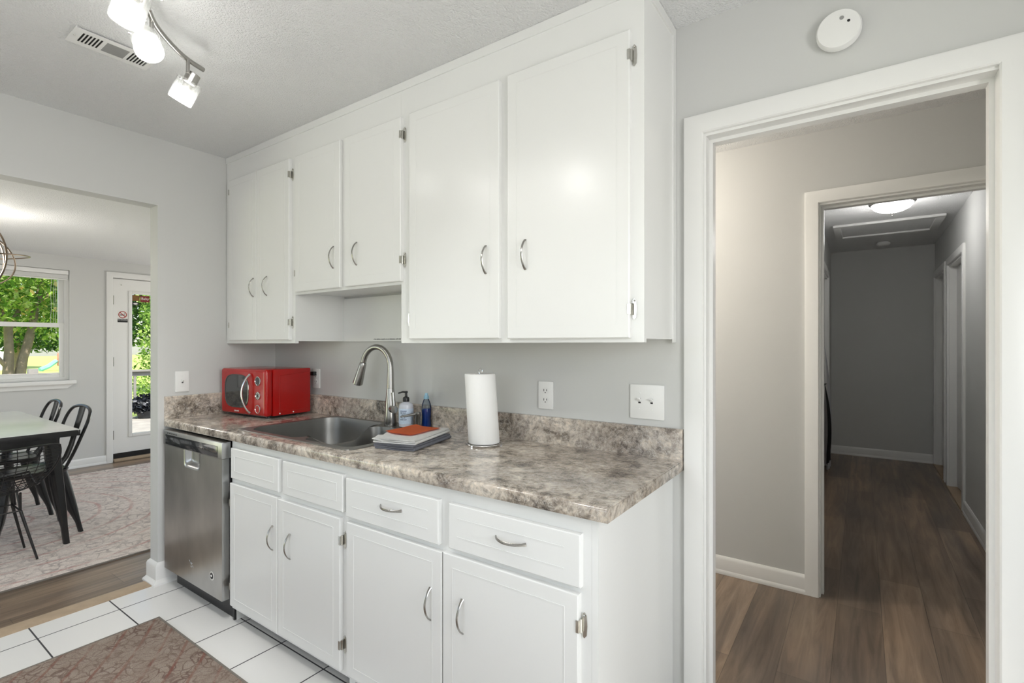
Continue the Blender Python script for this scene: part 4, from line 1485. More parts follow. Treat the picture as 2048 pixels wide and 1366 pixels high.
for k in range(3):
    a = k * PI / 3 + 0.5
    b.box(-0.016, 0.016, -0.0012, 0, -0.0016, 0.0016, mtx=Matrix.Translation((0.372, -0.0042, 0.126)) @ Matrix.Rotation(a, 4, 'Y'))
b.xform(MW)
b.build('wheel_marks', 'ink', d2)
dial(0.052, 0.024, 'red', 'chrome', 'control_knob')
text('maker_name', 'GALANZ', 0.0115, MW @ face_mtx((0.165, -0.0006, 0.030), (1, 0, 0), (0, 0, 1)), 'white_line', mwo)
b = MB()
b.box(0.02, W_ - 0.02, 0.02, D_ - 0.01, 0.0075, H0 + 0.001)
for (x, y) in ((0.05, 0.05), (W_ - 0.05, 0.05), (0.05, D_ - 0.05), (W_ - 0.05, D_ - 0.05)):
    b.cyl((x, y, 0.0), (x, y, 0.009), 0.014, n=14)
b.xform(MW)
b.build('base_and_feet', 'black', mwo)
b = MB()   # pressed panel line and screws on the right side
b.tube([(W_ + 0.0006, 0.085, 0.035), (W_ + 0.0006, 0.085, 0.235)], 0.0022, 6)
b.tube([(W_ + 0.0006, 0.085, 0.035), (W_ + 0.0006, D_ - 0.012, 0.035)], 0.0016, 6)
b.tube([(W_ + 0.0006, 0.085, 0.235), (W_ + 0.0006, D_ - 0.012, 0.250)], 0.0016, 6)
b.xform(MW)
b.build('panel_ridge', 'red', mwo)
for (y, z) in ((0.085, 0.023), (0.17, 0.024)):
    b = MB()
    b.lathe([(0.0005, 0), (0.004, 0), (0.0035, 0.002), (0.0005, 0.003)], (W_, y, z), 10, axis=(1, 0, 0))
    b.xform(MW)
    b.build('screw', 'plastic', mwo)
cdo = MB()
cdo.tube([(0.452, -0.020, 1.138), (0.435, -0.024, 1.138), (0.418, -0.028, 1.12), (0.412, -0.030, 1.06), (0.42, -0.036, 1.0)], 0.004, 8)
cdo.box(0.436, 0.468, -0.030, -0.007, 1.126, 1.150, bevel=0.004)
cd = cdo.build('power_cord', 'black', mwo)
cd['label'] = 'black power cord and plug'

# ------------------------------------------------------------------ outlets and switches
def outlet(cx, cz, label):
    r = thing('wall_outlet', (cx, -0.003, cz), label, 'outlet', 'white wall plates')
    b = MB()
    b.box(cx - 0.0355, cx + 0.0355, -0.0075, -0.0005, cz - 0.0575, cz + 0.0575, bevel=0.0028)
    b.build('plate', 'plastic', r)
    for dz in (0.0195, -0.0195):
        b = MB()
        pts = []
        for k in range(28):
            a = 2 * PI * k / 28
            pts.append((cx + 0.0165 * math.cos(a), -0.0070, cz + dz + max(-0.0125, min(0.0125, 0.0165 * math.sin(a)))))
        b.prism(pts, (0, -0.0022, 0))
        s = b.build('socket', 'plastic', r, angle=25)
        b = MB()
        b.box(cx - 0.0078, cx - 0.0052, -0.0098, -0.0090, cz + dz - 0.003, cz + dz + 0.0065)
        b.box(cx + 0.0052, cx + 0.0078, -0.0098, -0.0090, cz + dz - 0.002, cz + dz + 0.0060)
        b.cyl((cx, -0.0090, cz + dz - 0.0085), (cx, -0.0098, cz + dz - 0.0085), 0.0025, n=12)
        b.build('slots', 'ink', s)
    return r
outlet(0.461, 1.108, 'white double outlet behind the red microwave')
outlet(2.076, 1.100, 'white double outlet between the paper towels and the switch plate')
def toggle(parent, p, n, right):
    """toggle lever at p on a plate with outward normal n"""
    n, right = Vector(n), Vector(right)
    up = Vector((0, 0, 1))
    mt = Matrix.Identity(4)
    for i in range(3):
        mt[i][0], mt[i][1], mt[i][2], mt[i][3] = right[i], up[i], n[i], p[i]
    b = MB()
    b.box(-0.0045, 0.0045, -0.009, 0.010, 0, 0.0008)
    b.xform(mt)
    s = b.build('switch_slot', 'ink', parent)
    b = MB()
    b.loft([[Vector(q) for q in ((-0.0045, -0.004, 0), (0.0045, -0.004, 0), (0.0045, 0.008, 0), (-0.0045, 0.008, 0))],
            [Vector(q) for q in ((-0.0035, 0.007, 0.014), (0.0035, 0.007, 0.014), (0.0035, 0.013, 0.012), (-0.0035, 0.013, 0.012))]])
    b.xform(mt)
    b.build('toggle', 'plastic', parent)
    for dz in (0.030, -0.030):
        b = MB()
        b.lathe([(0.0005, 0), (0.003, 0), (0.0026, 0.0012), (0.0005, 0.0014)], (0, dz, 0), 10)
        b.xform(mt)
        b.build('screw', 'plastic', parent)
sw = thing('switch_plate', (2.511, -0.003, 1.10), 'white two-toggle switch plate beside the hall doorway', 'light switch', 'white wall plates')
b = MB()
b.box(2.447, 2.576, -0.0075, -0.0005, 1.037, 1.164, bevel=0.0028)
b.build('plate', 'plastic', sw)
for dx in (-0.023, 0.023):
    toggle(sw, (2.507 + dx, -0.0075, 1.103), (0, -1, 0), (1, 0, 0))
sw2 = thing('switch_plate', (0.003, -0.551, 1.10), 'white single-toggle switch plate above the dishwasher', 'light switch', 'white wall plates')
b = MB()
b.box(0.0005, 0.0075, -0.587, -0.516, 1.045, 1.162, bevel=0.0028)
b.build('plate', 'plastic', sw2)
toggle(sw2, (0.0075, -0.551, 1.103), (1, 0, 0), (0, 1, 0))

# ------------------------------------------------------------------ dishwasher
dw = thing('dishwasher', (0.388, -0.35, 0), 'stainless steel dishwasher at the left end of the counter', 'dishwasher')
b = MB()
b.box(0.070, 0.702, -0.625, -0.04, 0.10, 0.838)
b.build('tub', 'black', dw)
b = MB()
b.box(0.066, 0.704, -0.60, -0.58, 0.0, 0.098)
b.build('kick_plate', 'black', dw)
DXL, DXR, DYF = 0.062, 0.700, -0.660
b = MB()   # door panel, with the finger scoop cut as a sunken grid
n = 64
hx0, hx1, hzt, hzb = 0.308, 0.470, 0.772, 0.690
def scoop(x, z):
    cx = (hx0 + hx1) / 2
    u = (x - cx) / ((hx1 - hx0) / 2)
    v = (hzt - z) / (hzt - hzb)
    if abs(u) >= 1 or v < 0 or v > 1:
        return 0.0
    e = (1 - abs(u) ** 4) * (1 - v ** 3)
    return 0.030 * min(1.0, e * 2.2)
def dwf(u, v):
    x = DXL + (DXR - DXL) * u
    z = 0.105 + (0.772 - 0.105) * (1 - (1 - v) ** 1.6)
    return Vector((x, DYF + scoop(x, z), z))
b.grid(dwf, 90, 90)
b.box(DXL + 0.001, DXR - 0.001, -0.625, -0.6255, 0.105, 0.772)
for (xa, xb) in ((DXL, DXL + 0.0005), (DXR - 0.0005, DXR)):
    b.box(xa, xb, DYF, -0.626, 0.105, 0.772)
b.box(DXL, DXR, DYF, -0.626, 0.1045, 0.105)
b.build('door_panel', 'dw_steel', dw, angle=70)
b = MB()
b.box(DXL - 0.002, DXR + 0.010, DYF - 0.006, -0.622, 0.774, 0.853, bevel=0.005)
cp = b.build('control_panel', 'dw_steel', dw)
b = MB()
b.box(0.093, 0.672, DYF - 0.0078, DYF - 0.0055, 0.779, 0.832, bevel=0.0008)
b.build('control_glass', 'screen', cp)
b = MB()
for k in range(5):
    x = 0.112 + k * 0.026
    b.prism([(x, DYF - 0.0064, 0.8415), (x + 0.015, DYF - 0.0064, 0.8415), (x + 0.012, DYF - 0.0064, 0.8365), (x + 0.003, DYF - 0.0064, 0.8365)], (0, -0.0006, 0))
b.build('vent_slots', 'ink', cp)
b = MB()
for k in range(6):
    x = 0.520 + k * 0.018
    b.box(x, x + (0.012 if k % 2 else 0.007), DYF - 0.0085, DYF - 0.0076, 0.802, 0.809)
b.build('control_marks', 'ink', cp)
b = MB()
b.lathe([(0.0005, 0), (0.021, 0), (0.021, 0.0006), (0.0005, 0.0006)], (0.600, DYF - 0.0001, 0.200), 28, axis=(0, -1, 0))
stk = b.build('round_sticker', 'white_line', dw)
b = MB()
b.lathe([(0.0005, 0), (0.0155, 0), (0.0155, 0.0006), (0.0005, 0.0006)], (0.600, DYF - 0.0007, 0.200), 24, axis=(0, -1, 0))
b.build('sticker_disc', 'ink', stk)
b = MB()
b.tube([(0.596, DYF - 0.0015, 0.203), (0.603, DYF - 0.0015, 0.198)], 0.0034, 8)
b.build('sticker_swirl', 'white_line', stk)
b = MB()   # faint smudge mark left by a removed badge
for (dx, dz, s) in ((-0.018, 0.014, 0.010), (-0.004, 0.004, 0.012), (0.008, 0.006, 0.008), (0.018, -0.008, 0.010), (0.0, -0.012, 0.008)):
    b.tube([(0.378 + dx, DYF - 0.0004, 0.205 + dz), (0.378 + dx + s, DYF - 0.0004, 0.205 + dz - s * 0.7)], 0.0012, 5)
b.build('badge_remnant', 'mw_dial', dw)
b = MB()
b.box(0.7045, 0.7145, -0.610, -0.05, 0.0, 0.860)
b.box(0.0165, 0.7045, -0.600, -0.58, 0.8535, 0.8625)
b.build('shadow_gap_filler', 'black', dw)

# ------------------------------------------------------------------ kitchen runner rug and dining rug
def rug(name, x0, x1, y0, y1, th, material, label):
    r = thing(name, ((x0 + x1) / 2, (y0 + y1) / 2, 0), label, 'rug')
    b = MB()
    b.box(x0 + 0.008, x1 - 0.008, y0 + 0.008, y1 - 0.008, 0.0005, th, bevel=0.003)
    me_o = b.build('pile', material, r)
    me_o.data.transform(Matrix.Translation(OFF[r.name]))       # keep the pattern in room coordinates
    me_o.location = -OFF[r.name]
    b = MB()
    for (a, c, d, e) in ((x0, x0 + 0.009, y0, y1), (x1 - 0.009, x1, y0, y1), (x0, x1, y0, y0 + 0.009), (x0, x1, y1 - 0.009, y1)):
        b.box(a, c, d, e, 0.0003, th + 0.0008, bevel=0.002)
    b.build('binding', 'rug_edge', r)
    return r
rug('runner_rug', 0.399, 2.70, -1.62, -0.806, 0.008, 'runner', 'red brown patterned runner on the kitchen tiles')
rug('area_rug', -3.30, -0.555, -2.60, 0.62, 0.009, 'rug', 'faded pink and beige medallion rug under the dining table')

# ------------------------------------------------------------------ ceiling things
vt = thing('ceiling_vent', (0.825, -1.12, ZC), 'white slotted air vent in the kitchen ceiling', 'vent')
b = MB()
vx0, vx1, vy0, vy1 = 0.760, 0.890, -1.240, -0.985
zv = ZC - 0.0065
slots1 = [-1.212 + k * 0.0105 for k in range(6)]
slots2 = [-1.062 + k * 0.0105 for k in range(6)]
ys = [vy0]
cells = []
for s in slots1 + slots2:
    cells.append((s, s + 0.0062))
cur = vy0
for (a, c) in sorted(cells):
    b.box(vx0 + 0.026, vx1 - 0.026, cur, a, zv, zv + 0.0015)
    cur = c
b.box(vx0 + 0.026, vx1 - 0.026, cur, vy1, zv, zv + 0.0015)
b.box(vx0, vx0 + 0.026, vy0, vy1, zv, zv + 0.0015)
b.box(vx1 - 0.026, vx1, vy0, vy1, zv, zv + 0.0015)
b.box(vx0 + 0.002, vx1 - 0.002, vy0 + 0.002, vy0 + 0.005, zv + 0.0015, ZC)
b.box(vx0 + 0.002, vx1 - 0.002, vy1 - 0.005, vy1 - 0.002, zv + 0.0015, ZC)
b.build('grille', 'plastic', vt)
b = MB()
b.box(vx0 + 0.01, vx1 - 0.01, vy0 + 0.02, vy1 - 0.02, ZC - 0.003, ZC - 0.0005)
b.build('dark_interior', 'dark_gap', vt)
b = MB()
b.box(vx0 + 0.026, vx1 - 0.026, -1.141, -1.072, zv - 0.0008, zv)
b.build('centre_damper', 'grey_sheet', vt)
for y in (vy0 + 0.012, vy1 - 0.012):
    b = MB()
    b.lathe([(0.0005, 0), (0.0035, 0), (0.0025, 0.0015), (0.0005, 0.002)], (0.825, y, zv), 10, axis=(0, 0, -1))
    b.build('screw', 'hinge', vt)

tl = thing('track_light', (1.40, -1.22, 2.36), 'brushed nickel curved track light with three lit glass spots', 'ceiling light')
zb_ = 2.372
bar = [(1.080, -0.905), (1.104, -0.965), (1.146, -1.025), (1.201, -1.085), (1.254, -1.131), (1.312, -1.167), (1.362, -1.195), (1.45, -1.235), (1.55, -1.262), (1.66, -1.270), (1.76, -1.262), (1.86, -1.30), (1.93, -1.37)]
def spline(pts, n=4):
    out = []
    P = [pts[0]] + list(pts) + [pts[-1]]
    for i in range(1, len(P) - 2):
        p0, p1, p2, p3 = [Vector((*p, 0)) if len(p) == 2 else Vector(p) for p in P[i - 1:i + 3]]
        for k in range(n):
            t = k / n
            out.append(0.5 * ((2 * p1) + (p2 - p0) * t + (2 * p0 - 5 * p1 + 4 * p2 - p3) * t * t + (-p0 + 3 * p1 - 3 * p2 + p3) * t ** 3))
    out.append(Vector((*pts[-1], 0)) if len(pts[-1]) == 2 else Vector(pts[-1]))
    return out
bp_ = [Vector((p.x, p.y, zb_)) for p in spline(bar)]
MB().tube(bp_, 0.0085, 12).build('track_bar', 'nickel', tl)
b = MB()
b.lathe([(0.065, 0.0), (0.065, 0.012), (0.060, 0.020), (0.010, 0.022)], (1.62, -1.268, ZC), 28, axis=(0, 0, -1))
b.cyl((1.62, -1.268, ZC - 0.02), (1.62, -1.268, zb_), 0.008, n=12)
b.build('canopy', 'nickel', tl)
def spot(stem_top, stem_len, axis, c0, watt=12, cone=125):
    """glass spot head hanging from the bar: stem, metal socket cup, clear cylinder and glowing lower part"""
    ax = Vector(axis).normalized()
    top = Vector(stem_top)
    end = top + Vector((0, 0, -stem_len))
    h = MB()
    h.cyl(top, end, 0.0065, n=12)
    st_ = h.build('stem', 'nickel', tl)
    c0 = Vector(c0)
    h = MB()
    h.lathe([(0.020, -0.018), (0.023, -0.016), (0.023, 0.022), (0.018, 0.026), (0.014, 0.045)], c0, 24, axis=ax)
    h.build('socket_cup', 'nickel', tl)
    h = MB()
    h.lathe([(0.024, 0.014), (0.040, 0.015), (0.0415, 0.018), (0.0415, 0.100), (0.0395, 0.100), (0.0395, 0.018), (0.024, 0.0165)], c0, 32, axis=ax, caps=False)
    sh = h.build('glass_shade', 'clear_shade', tl)
    h = MB()
    h.lathe([(0.012, 0.046), (0.030, 0.050), (0.0385, 0.058), (0.0385, 0.099), (0.034, 0.1005), (0.001, 0.1005)], c0, 28, axis=ax)
    h.build('frosted_diffuser', 'lamp_glow', sh)
    a_, b_ = frame_of(ax)
    for sgn in (1, -1):
        h = MB()
        p = c0 + ax * 0.026 + a_ * 0.0415 * sgn
        h.cyl(p - a_ * sgn * 0.001, p + a_ * sgn * 0.004, 0.004, n=10)
        h.build('shade_screw', 'chrome', sh)
    lamp('SPOT', 'spot_beam', c0 + ax * 0.108, watt, (1.0, 0.985, 0.965), radius=0.036, direction=ax, parent=tl, spot=math.radians(cone), blend=0.8)
spot((1.112, -0.972, zb_), 0.052, (-0.040, -0.024, -0.082), (1.092, -0.950, 2.318))
spot((1.262, -1.140, zb_), 0.045, (0.072, -0.010, -0.082), (1.236, -1.152, 2.325))
spot((1.462, -1.240, zb_), 0.045, (0.000, -0.022, -0.090), (1.462, -1.250, 2.322))
spot((1.86, -1.30, zb_), 0.045, (0.03, 0.02, -0.080), (1.86, -1.295, 2.322), 15)
spot((1.68, -1.270, zb_), 0.045, (-0.066, -0.010, -0.085), (1.68, -1.270, 2.322), 58, 80)  # unseen head added to the track to brighten the floor tiles

sd = thing('smoke_alarm', (3.105, -0.02, 2.25), 'round white smoke alarm on the wall above the hall doorway', 'smoke detector')
b = MB()
b.lathe([(0.052, 0.0), (0.052, 0.010), (0.058, 0.012), (0.058, 0.026), (0.054, 0.033), (0.020, 0.036), (0.001, 0.036)], (3.105, -0.0005, 2.25), 40, axis=(0, -1, 0))
b.build('housing', 'plastic', sd, angle=50)
b = MB()
b.cyl((3.113, -0.0345, 2.277), (3.113, -0.0375, 2.277), 0.0055, n=16)
b.build('test_button', 'grey_sheet', sd)
b = MB()
b.cyl((3.130, -0.0345, 2.263), (3.130, -0.0372, 2.263), 0.0038, n=14)
b.build('indicator', 'black', sd)

# kitchen ceiling lamp behind the camera (out of frame) and the cross-hall lamp
def flush(name, x, y, z, r, label, power, glowmat, color, group=None):
    f = thing(name, (x, y, z), label, 'ceiling light', group)
    h = MB()
    h.lathe([(r * 0.98, 0.0), (r, 0.006), (r * 0.99, 0.018), (r * 0.93, 0.026), (r * 0.88, 0.030)], (x, y, z), 40, axis=(0, 0, -1))
    h.build('pan', 'nickel', f)
    h = MB()
    h.lathe([(r * 0.90, 0.026), (r * 0.88, 0.038), (r * 0.74, 0.062), (r * 0.50, 0.080), (r * 0.22, 0.090), (0.001, 0.092)], (x, y, z), 40, axis=(0, 0, -1))
    h.build('glass_dome', glowmat, f, angle=60)
    h = MB()
    h.lathe([(0.010, 0.088), (0.012, 0.096), (0.006, 0.104), (0.004, 0.114), (0.001, 0.116)], (x, y, z), 18, axis=(0, 0, -1))
    h.build('finial', 'nickel', f)
    if power:
        lamp('POINT', 'lamp_light', (x, y, z - 0.20), power, color, radius=0.10, parent=f)
    return f
flush('ceiling_light', 3.352, 3.03, ZH, 0.150, 'flush glass dome light glowing in the hallway', 7.0, 'dome_glow', (1.0, 0.98, 0.96))
lamp('POINT', 'kitchen_ceiling_lamp', (2.9, -2.55, 2.28), 9, (1.0, 0.985, 0.965), radius=0.12)
lamp('POINT', 'cross_hall_lamp', (1.75, 0.68, 2.1), 34, (1.0, 0.91, 0.80), radius=0.12)

ah = thing('attic_hatch', (3.34, 4.06, ZH), 'framed attic hatch in the hallway ceiling', 'hatch')
b = MB()
hx0_, hx1_, hy0_, hy1_ = 2.94, 3.745, 3.735, 4.40
w = 0.06
b.box(hx0_, hx1_, hy0_, hy0_ + w, ZH - 0.022, ZH - 0.0005, bevel=0.004)
b.box(hx0_, hx1_, hy1_ - w, hy1_, ZH - 0.022, ZH - 0.0005, bevel=0.004)
b.box(hx0_, hx0_ + w, hy0_ + w, hy1_ - w, ZH - 0.022, ZH - 0.0005, bevel=0.004)
b.box(hx1_ - w, hx1_, hy0_ + w, hy1_ - w, ZH - 0.022, ZH - 0.0005, bevel=0.004)
b.build('hatch_frame', 'trim', ah)
b = MB()
b.box(hx0_ + w, hx1_ - w, hy0_ + w, hy1_ - w, ZH - 0.008, ZH - 0.0005)
b.build('hatch_panel', 'ceiling', ah)
sd2 = thing('smoke_alarm', (3.35, 4.93, ZH), 'round white smoke alarm on the dim hallway ceiling', 'smoke detector')
b = MB()
b.lathe([(0.050, 0.0), (0.050, 0.008), (0.062, 0.010), (0.060, 0.026), (0.045, 0.038), (0.001, 0.040)], (3.35, 4.93, ZH - 0.0005), 32, axis=(0, 0, -1))
b.build('housing', 'plastic', sd2, angle=50)

# ------------------------------------------------------------------ left hallway door, coat and towel
hd_ = thing('door_4', (2.80, 4.2, 0), 'white door in the left hallway doorway', 'door', kind='structure')
b = MB()
b.box(2.79, 2.825, 3.753, 4.587, 0.012, 2.020, bevel=0.002)
b.build('slab', 'trim', hd_)
b = MB()
b.cyl((2.825, 3.86, 0.93), (2.870, 3.86, 0.93), 0.009, n=12)
b.tube([(2.868, 3.86, 0.93), (2.872, 3.92, 0.93), (2.872, 3.98, 0.928)], 0.007, 10)
b.build('lever_handle', 'black', hd_)
def drape(name, material, label, cat, x0, bulge, y0, y1, zt, zb, fold, seed, parent=None):
    g = MB()
    def fn(u, v):
        z = zt + (zb - zt) * v
        wid = 0.10 + 0.90 * min(1, v * 2.2) ** 0.7
        y = (y0 + y1) / 2 + (y1 - y0) * (u - 0.5) * wid
        d = bulge * (math.sin(min(1, v * 1.15) * PI * 0.72) ** 0.8) * (1 - 0.35 * abs(2 * u - 1)) + fold * math.sin(u * 22 + seed) * v
        return Vector((x0 + max(0.004, d + 0.006), y, z))
    g.grid(fn, 28, 30)
    bmesh.ops.solidify(g.bm, geom=g.bm.faces[:], thickness=0.006)
    return tag(g.build(name, material, None, angle=70), label, cat)
drape('hanging_cloth', 'white_cloth', 'white cloth hanging on the left hallway door, beyond the dark garment', 'cloth', 2.832, 0.060, 4.16, 4.56, 1.30, 0.04, 0.012, 1.0)
drape('hanging_garment', 'dark_cloth', 'dark garment hanging from the lever of the left hallway door', 'garment', 2.860, 0.052, 3.66, 4.10, 0.93, 0.20, 0.008, 2.0)

# ------------------------------------------------------------------ dining furniture
tb = thing('dining_table', (-1.80, -1.15, 0.009), 'metal dining table with a top coloured pale as window glare and black legs', 'table')
b = MB()
TX0, TX1, TY0, TY1 = -2.595, -1.003, -1.535, -0.745
b.box(TX0 + 0.002, TX1 - 0.002, TY0 + 0.002, TY1 - 0.002, 0.750, 0.762, bevel=0.003)
b.build('tabletop', 'table_top', tb)
b = MB()
for (a, c, d, e) in ((TX0, TX1, TY0, TY0 + 0.012), (TX0, TX1, TY1 - 0.012, TY1), (TX0, TX0 + 0.012, TY0 + 0.012, TY1 - 0.012), (TX1 - 0.012, TX1, TY0 + 0.012, TY1 - 0.012)):
    b.box(a, c, d, e, 0.722, 0.7595, bevel=0.003)
b.build('table_edge', 'black_metal', tb)
b = MB()
for (a, c, d, e) in ((TX0 + 0.10, TX1 - 0.10, TY0 + 0.08, TY0 + 0.10), (TX0 + 0.10, TX1 - 0.10, TY1 - 0.10, TY1 - 0.08), (TX0 + 0.09, TX0 + 0.11, TY0 + 0.10, TY1 - 0.10), (TX1 - 0.11, TX1 - 0.09, TY0 + 0.10, TY1 - 0.10)):
    b.box(a, c, d, e, 0.672, 0.735, bevel=0.004)
b.build('apron', 'black_metal', tb)
def sheet_leg(p_top, p_foot, w_top, w_mid, w_foot, inward):
    """pressed-steel leg: broad at the top, swelling on the inner side, narrow foot"""
    p0, p1 = Vector(p_top), Vector(p_foot)
    inn = Vector(inward).normalized()
    side = Vector((0, 0, 1)).cross(inn).normalized()
    secs = []
    for t, w in ((0, w_top), (0.2, w_top * 0.98), (0.45, w_mid * 1.08), (0.62, w_mid * 0.92), (0.74, w_foot * 1.45), (0.84, w_foot * 1.05), (1.0, w_foot)):
        p = p0.lerp(p1, t)
        c = p + inn * (w / 2 - w_foot / 2)
        q = []
        for k in range(12):
            a = 2 * PI * k / 12
            ca, sa = math.cos(a), math.sin(a)
            q.append(c + (inn * math.copysign(abs(ca) ** 0.6, ca) + side * 0.85 * math.copysign(abs(sa) ** 0.6, sa)) * w / 2)
        secs.append(q)
    g = MB()
    g.loft(secs)
    return g
for (sx, sy) in ((1, 1), (1, -1), (-1, 1), (-1, -1)):
    cx = TX1 - 0.13 if sx > 0 else TX0 + 0.13
    cy = TY1 - 0.11 if sy > 0 else TY0 + 0.11
    sheet_leg((cx, cy, 0.725), (cx + sx * 0.022, cy + sy * 0.065, 0.0095), 0.085, 0.068, 0.036, (-sx, -sy * 0.3, 0)).build('leg', 'black_metal', tb)

def make_tolix(label):
    """black metal cafe chair facing +y at the origin: seat, four flared legs, hoop back and centre splat"""
    r = thing('metal_dining_chair', (0, 0, 0), label, 'chair', 'black metal chairs at the dining table')
    g = MB()
    g.loft([rrect(-0.175, 0.175, -0.17, 0.17, 0.05, 0.425), rrect(-0.185, 0.185, -0.18, 0.18, 0.055, 0.447), rrect(-0.178, 0.178, -0.172, 0.172, 0.05, 0.452), rrect(-0.13, 0.13, -0.12, 0.12, 0.04, 0.446)], caps=False)
    g.bm.faces.new([g.bm.verts.new(p) for p in rrect(-0.13, 0.13, -0.12, 0.12, 0.04, 0.446)])
    g.build('seat', 'black_metal', r)
    for sx in (-1, 1):
        sheet_leg((sx * 0.150, 0.145, 0.430), (sx * 0.205, 0.205, 0.0), 0.075, 0.062, 0.028, (-sx, -0.55, 0)).build('leg', 'black_metal', r)
        sheet_leg((sx * 0.150, -0.145, 0.430), (sx * 0.205, -0.225, 0.0), 0.075, 0.062, 0.028, (-sx, 0.55, 0)).build('leg', 'black_metal', r)
    pts = [(-0.155, -0.150, 0.44), (-0.185, -0.195, 0.56), (-0.210, -0.240, 0.70), (-0.205, -0.270, 0.785), (-0.150, -0.292, 0.838), (0.0, -0.302, 0.856), (0.150, -0.292, 0.838), (0.205, -0.270, 0.785), (0.210, -0.240, 0.70), (0.185, -0.195, 0.56), (0.155, -0.150, 0.44)]
    g = MB()
    g.tube(spline(pts, 5), 0.0105, 10)
    g.build('back_hoop', 'black_metal', r)
    g = MB()
    secs = []
    for (y, z, w) in ((-0.160, 0.445, 0.095), (-0.200, 0.50, 0.090), (-0.228, 0.58, 0.086), (-0.258, 0.70, 0.092), (-0.284, 0.80, 0.102), (-0.295, 0.850, 0.108)):
        secs.append([(-w / 2, y, z), (-w / 2 + 0.012, y - 0.006, z), (w / 2 - 0.012, y - 0.006, z), (w / 2, y, z), (w / 2, y - 0.003, z), (w / 2 - 0.012, y - 0.010, z), (-w / 2 + 0.012, y - 0.010, z), (-w / 2, y - 0.003, z)])
    g.loft([[Vector(p) for p in s] for s in secs])
    g.build('back_splat', 'black_metal', r)
    return r
ch = make_tolix('black metal chair with hoop back at the near end of the table side by the window wall')
ZR = 0.0095
def place(o, x, y, rz, label=None):
    o.location = (x, y, ZR)
    o.rotation_euler = (0, 0, rz)
    if label:
        o['label'] = label
    return o
place(ch, -1.500, -0.900, PI + 0.04, 'black metal hoop-back chair tucked under the table, nearest the glazed door')
place(copy_tree(ch), -2.135, -0.905, PI - 0.02, 'black metal hoop-back chair behind the nearer one, by the window wall')
place(copy_tree(ch), -1.505, -1.345, 0.03, 'black metal chair mostly hidden behind the wire chair and the table')

# wire chair at the near end of the table, back towards the kitchen
wc = thing('wire_chair', (0, 0, 0), 'black wire mesh chair at the kitchen end of the dining table', 'chair')
def shell(u, v):
    """u across (-1..1), v from the front of the seat (0) to the top of the back (1); chair faces -x"""
    if v < 0.5:
        t = v / 0.5
        x = -0.19 + 0.35 * t
        z = 0.455 - 0.045 * math.sin(PI * min(1, t * 0.9)) - 0.02 * t
        half = 0.235 - 0.02 * t
    else:
        t = (v - 0.5) / 0.5
        x = 0.16 + 0.125 * t + 0.02 * math.sin(PI * t)
        z = 0.435 - 0.012 + 0.275 * t
        half = 0.215 + 0.075 * math.sin(PI * t * 0.70)
    z += 0.045 * u * u * (1 - abs(v - 0.5)) 
    x -= 0.035 * u * u * max(0, v - 0.4)
    z -= 0.020 * (abs(u) ** 4) * (1 if v > 0.95 else 0)
    return Vector((x, u * half, z))
g = MB()
for i in range(13):
    u = -1 + 2 * i / 12
    g.tube([shell(u, k / 24) for k in range(25)], 0.0022, 5)
for j in range(1, 24):
    v = j / 24
    g.tube([shell(-1 + 2 * k / 16, v) for k in range(17)], 0.0022, 5)
g.build('wire_mesh', 'black_metal', wc)
g = MB()
rim = [shell(-1 + 2 * k / 16, 0) for k in range(17)] + [shell(1, k / 20) for k in range(1, 20)] + [shell(1 - 2 * k / 16, 1) for k in range(17)] + [shell(-1, 1 - k / 20) for k in range(1, 20)]
g.tube(rim, 0.0055, 8, closed=True)
g.build('rim', 'black_metal', wc)
for sx in (-1, 1):
    for sy in (-1, 1):
        j = Vector((sx * 0.100, sy * 0.140, 0.302))
        g = MB()
        g.tube([j, Vector((sx * 0.150, sy * 0.205, 0.001))], [0.0085, 0.0060], 10)
        lg = g.build('leg', 'black_metal', wc)
        g = MB()
        g.tube([Vector((sx * 0.105 - 0.045, sy * 0.130, 0.420)), j, Vector((sx * 0.105 + 0.045, sy * 0.130, 0.420))], 0.0060, 8)
        g.build('leg_fork', 'black_metal', lg)
g = MB()
for sx in (-1, 1):
    g.tube([(sx * 0.100, -0.140, 0.302), (sx * 0.100, 0.140, 0.302)], 0.0048, 8)
for sy in (-1, 1):
    g.tube([(-0.100, sy * 0.140, 0.302), (0.100, sy * 0.140, 0.302)], 0.0048, 8)
g.build('stretchers', 'black_metal', wc)
wc.location = (-1.085, -1.172, ZR + 0.0015)
wc.rotation_euler = (0, 0, 0.0)

# orb pendant over the table
pd = thing('orb_chandelier', (-1.80, -1.15, 1.65), 'wire orb chandelier over the dining table', 'chandelier')
oc = Vector((-1.80, -1.15, 1.915))
def ring(R, tilt, az, rad=0.0048):
    mt = Matrix.Translation(oc) @ Matrix.Rotation(az, 4, 'Z') @ Matrix.Rotation(tilt, 4, 'X')
    return MB().tube([mt @ Vector((R * math.cos(t * PI / 32), R * math.sin(t * PI / 32), 0)) for t in range(64)], rad, 7, closed=True)
ring(0.268, PI / 2, 0.65, 0.006).build('hoop', 'bronze', pd)
ring(0.262, PI / 2, 2.2, 0.006).build('hoop', 'bronze', pd)
ring(0.256, 1.0, 0.2).build('hoop', 'bronze', pd)
ring(0.250, -0.85, 1.0).build('hoop', 'bronze', pd)
ring(0.315, 0.10, 0.4).build('hoop', 'bronze', pd)
b = MB()
b.cyl(oc + Vector((0, 0, -0.10)), Vector((oc.x, oc.y, ZD - 0.012)), 0.006, n=10)
b.lathe([(0.06, 0), (0.06, 0.012), (0.045, 0.022), (0.008, 0.026)], (oc.x, oc.y, ZD), 26, axis=(0, 0, -1))
b.build('stem', 'bronze', pd)
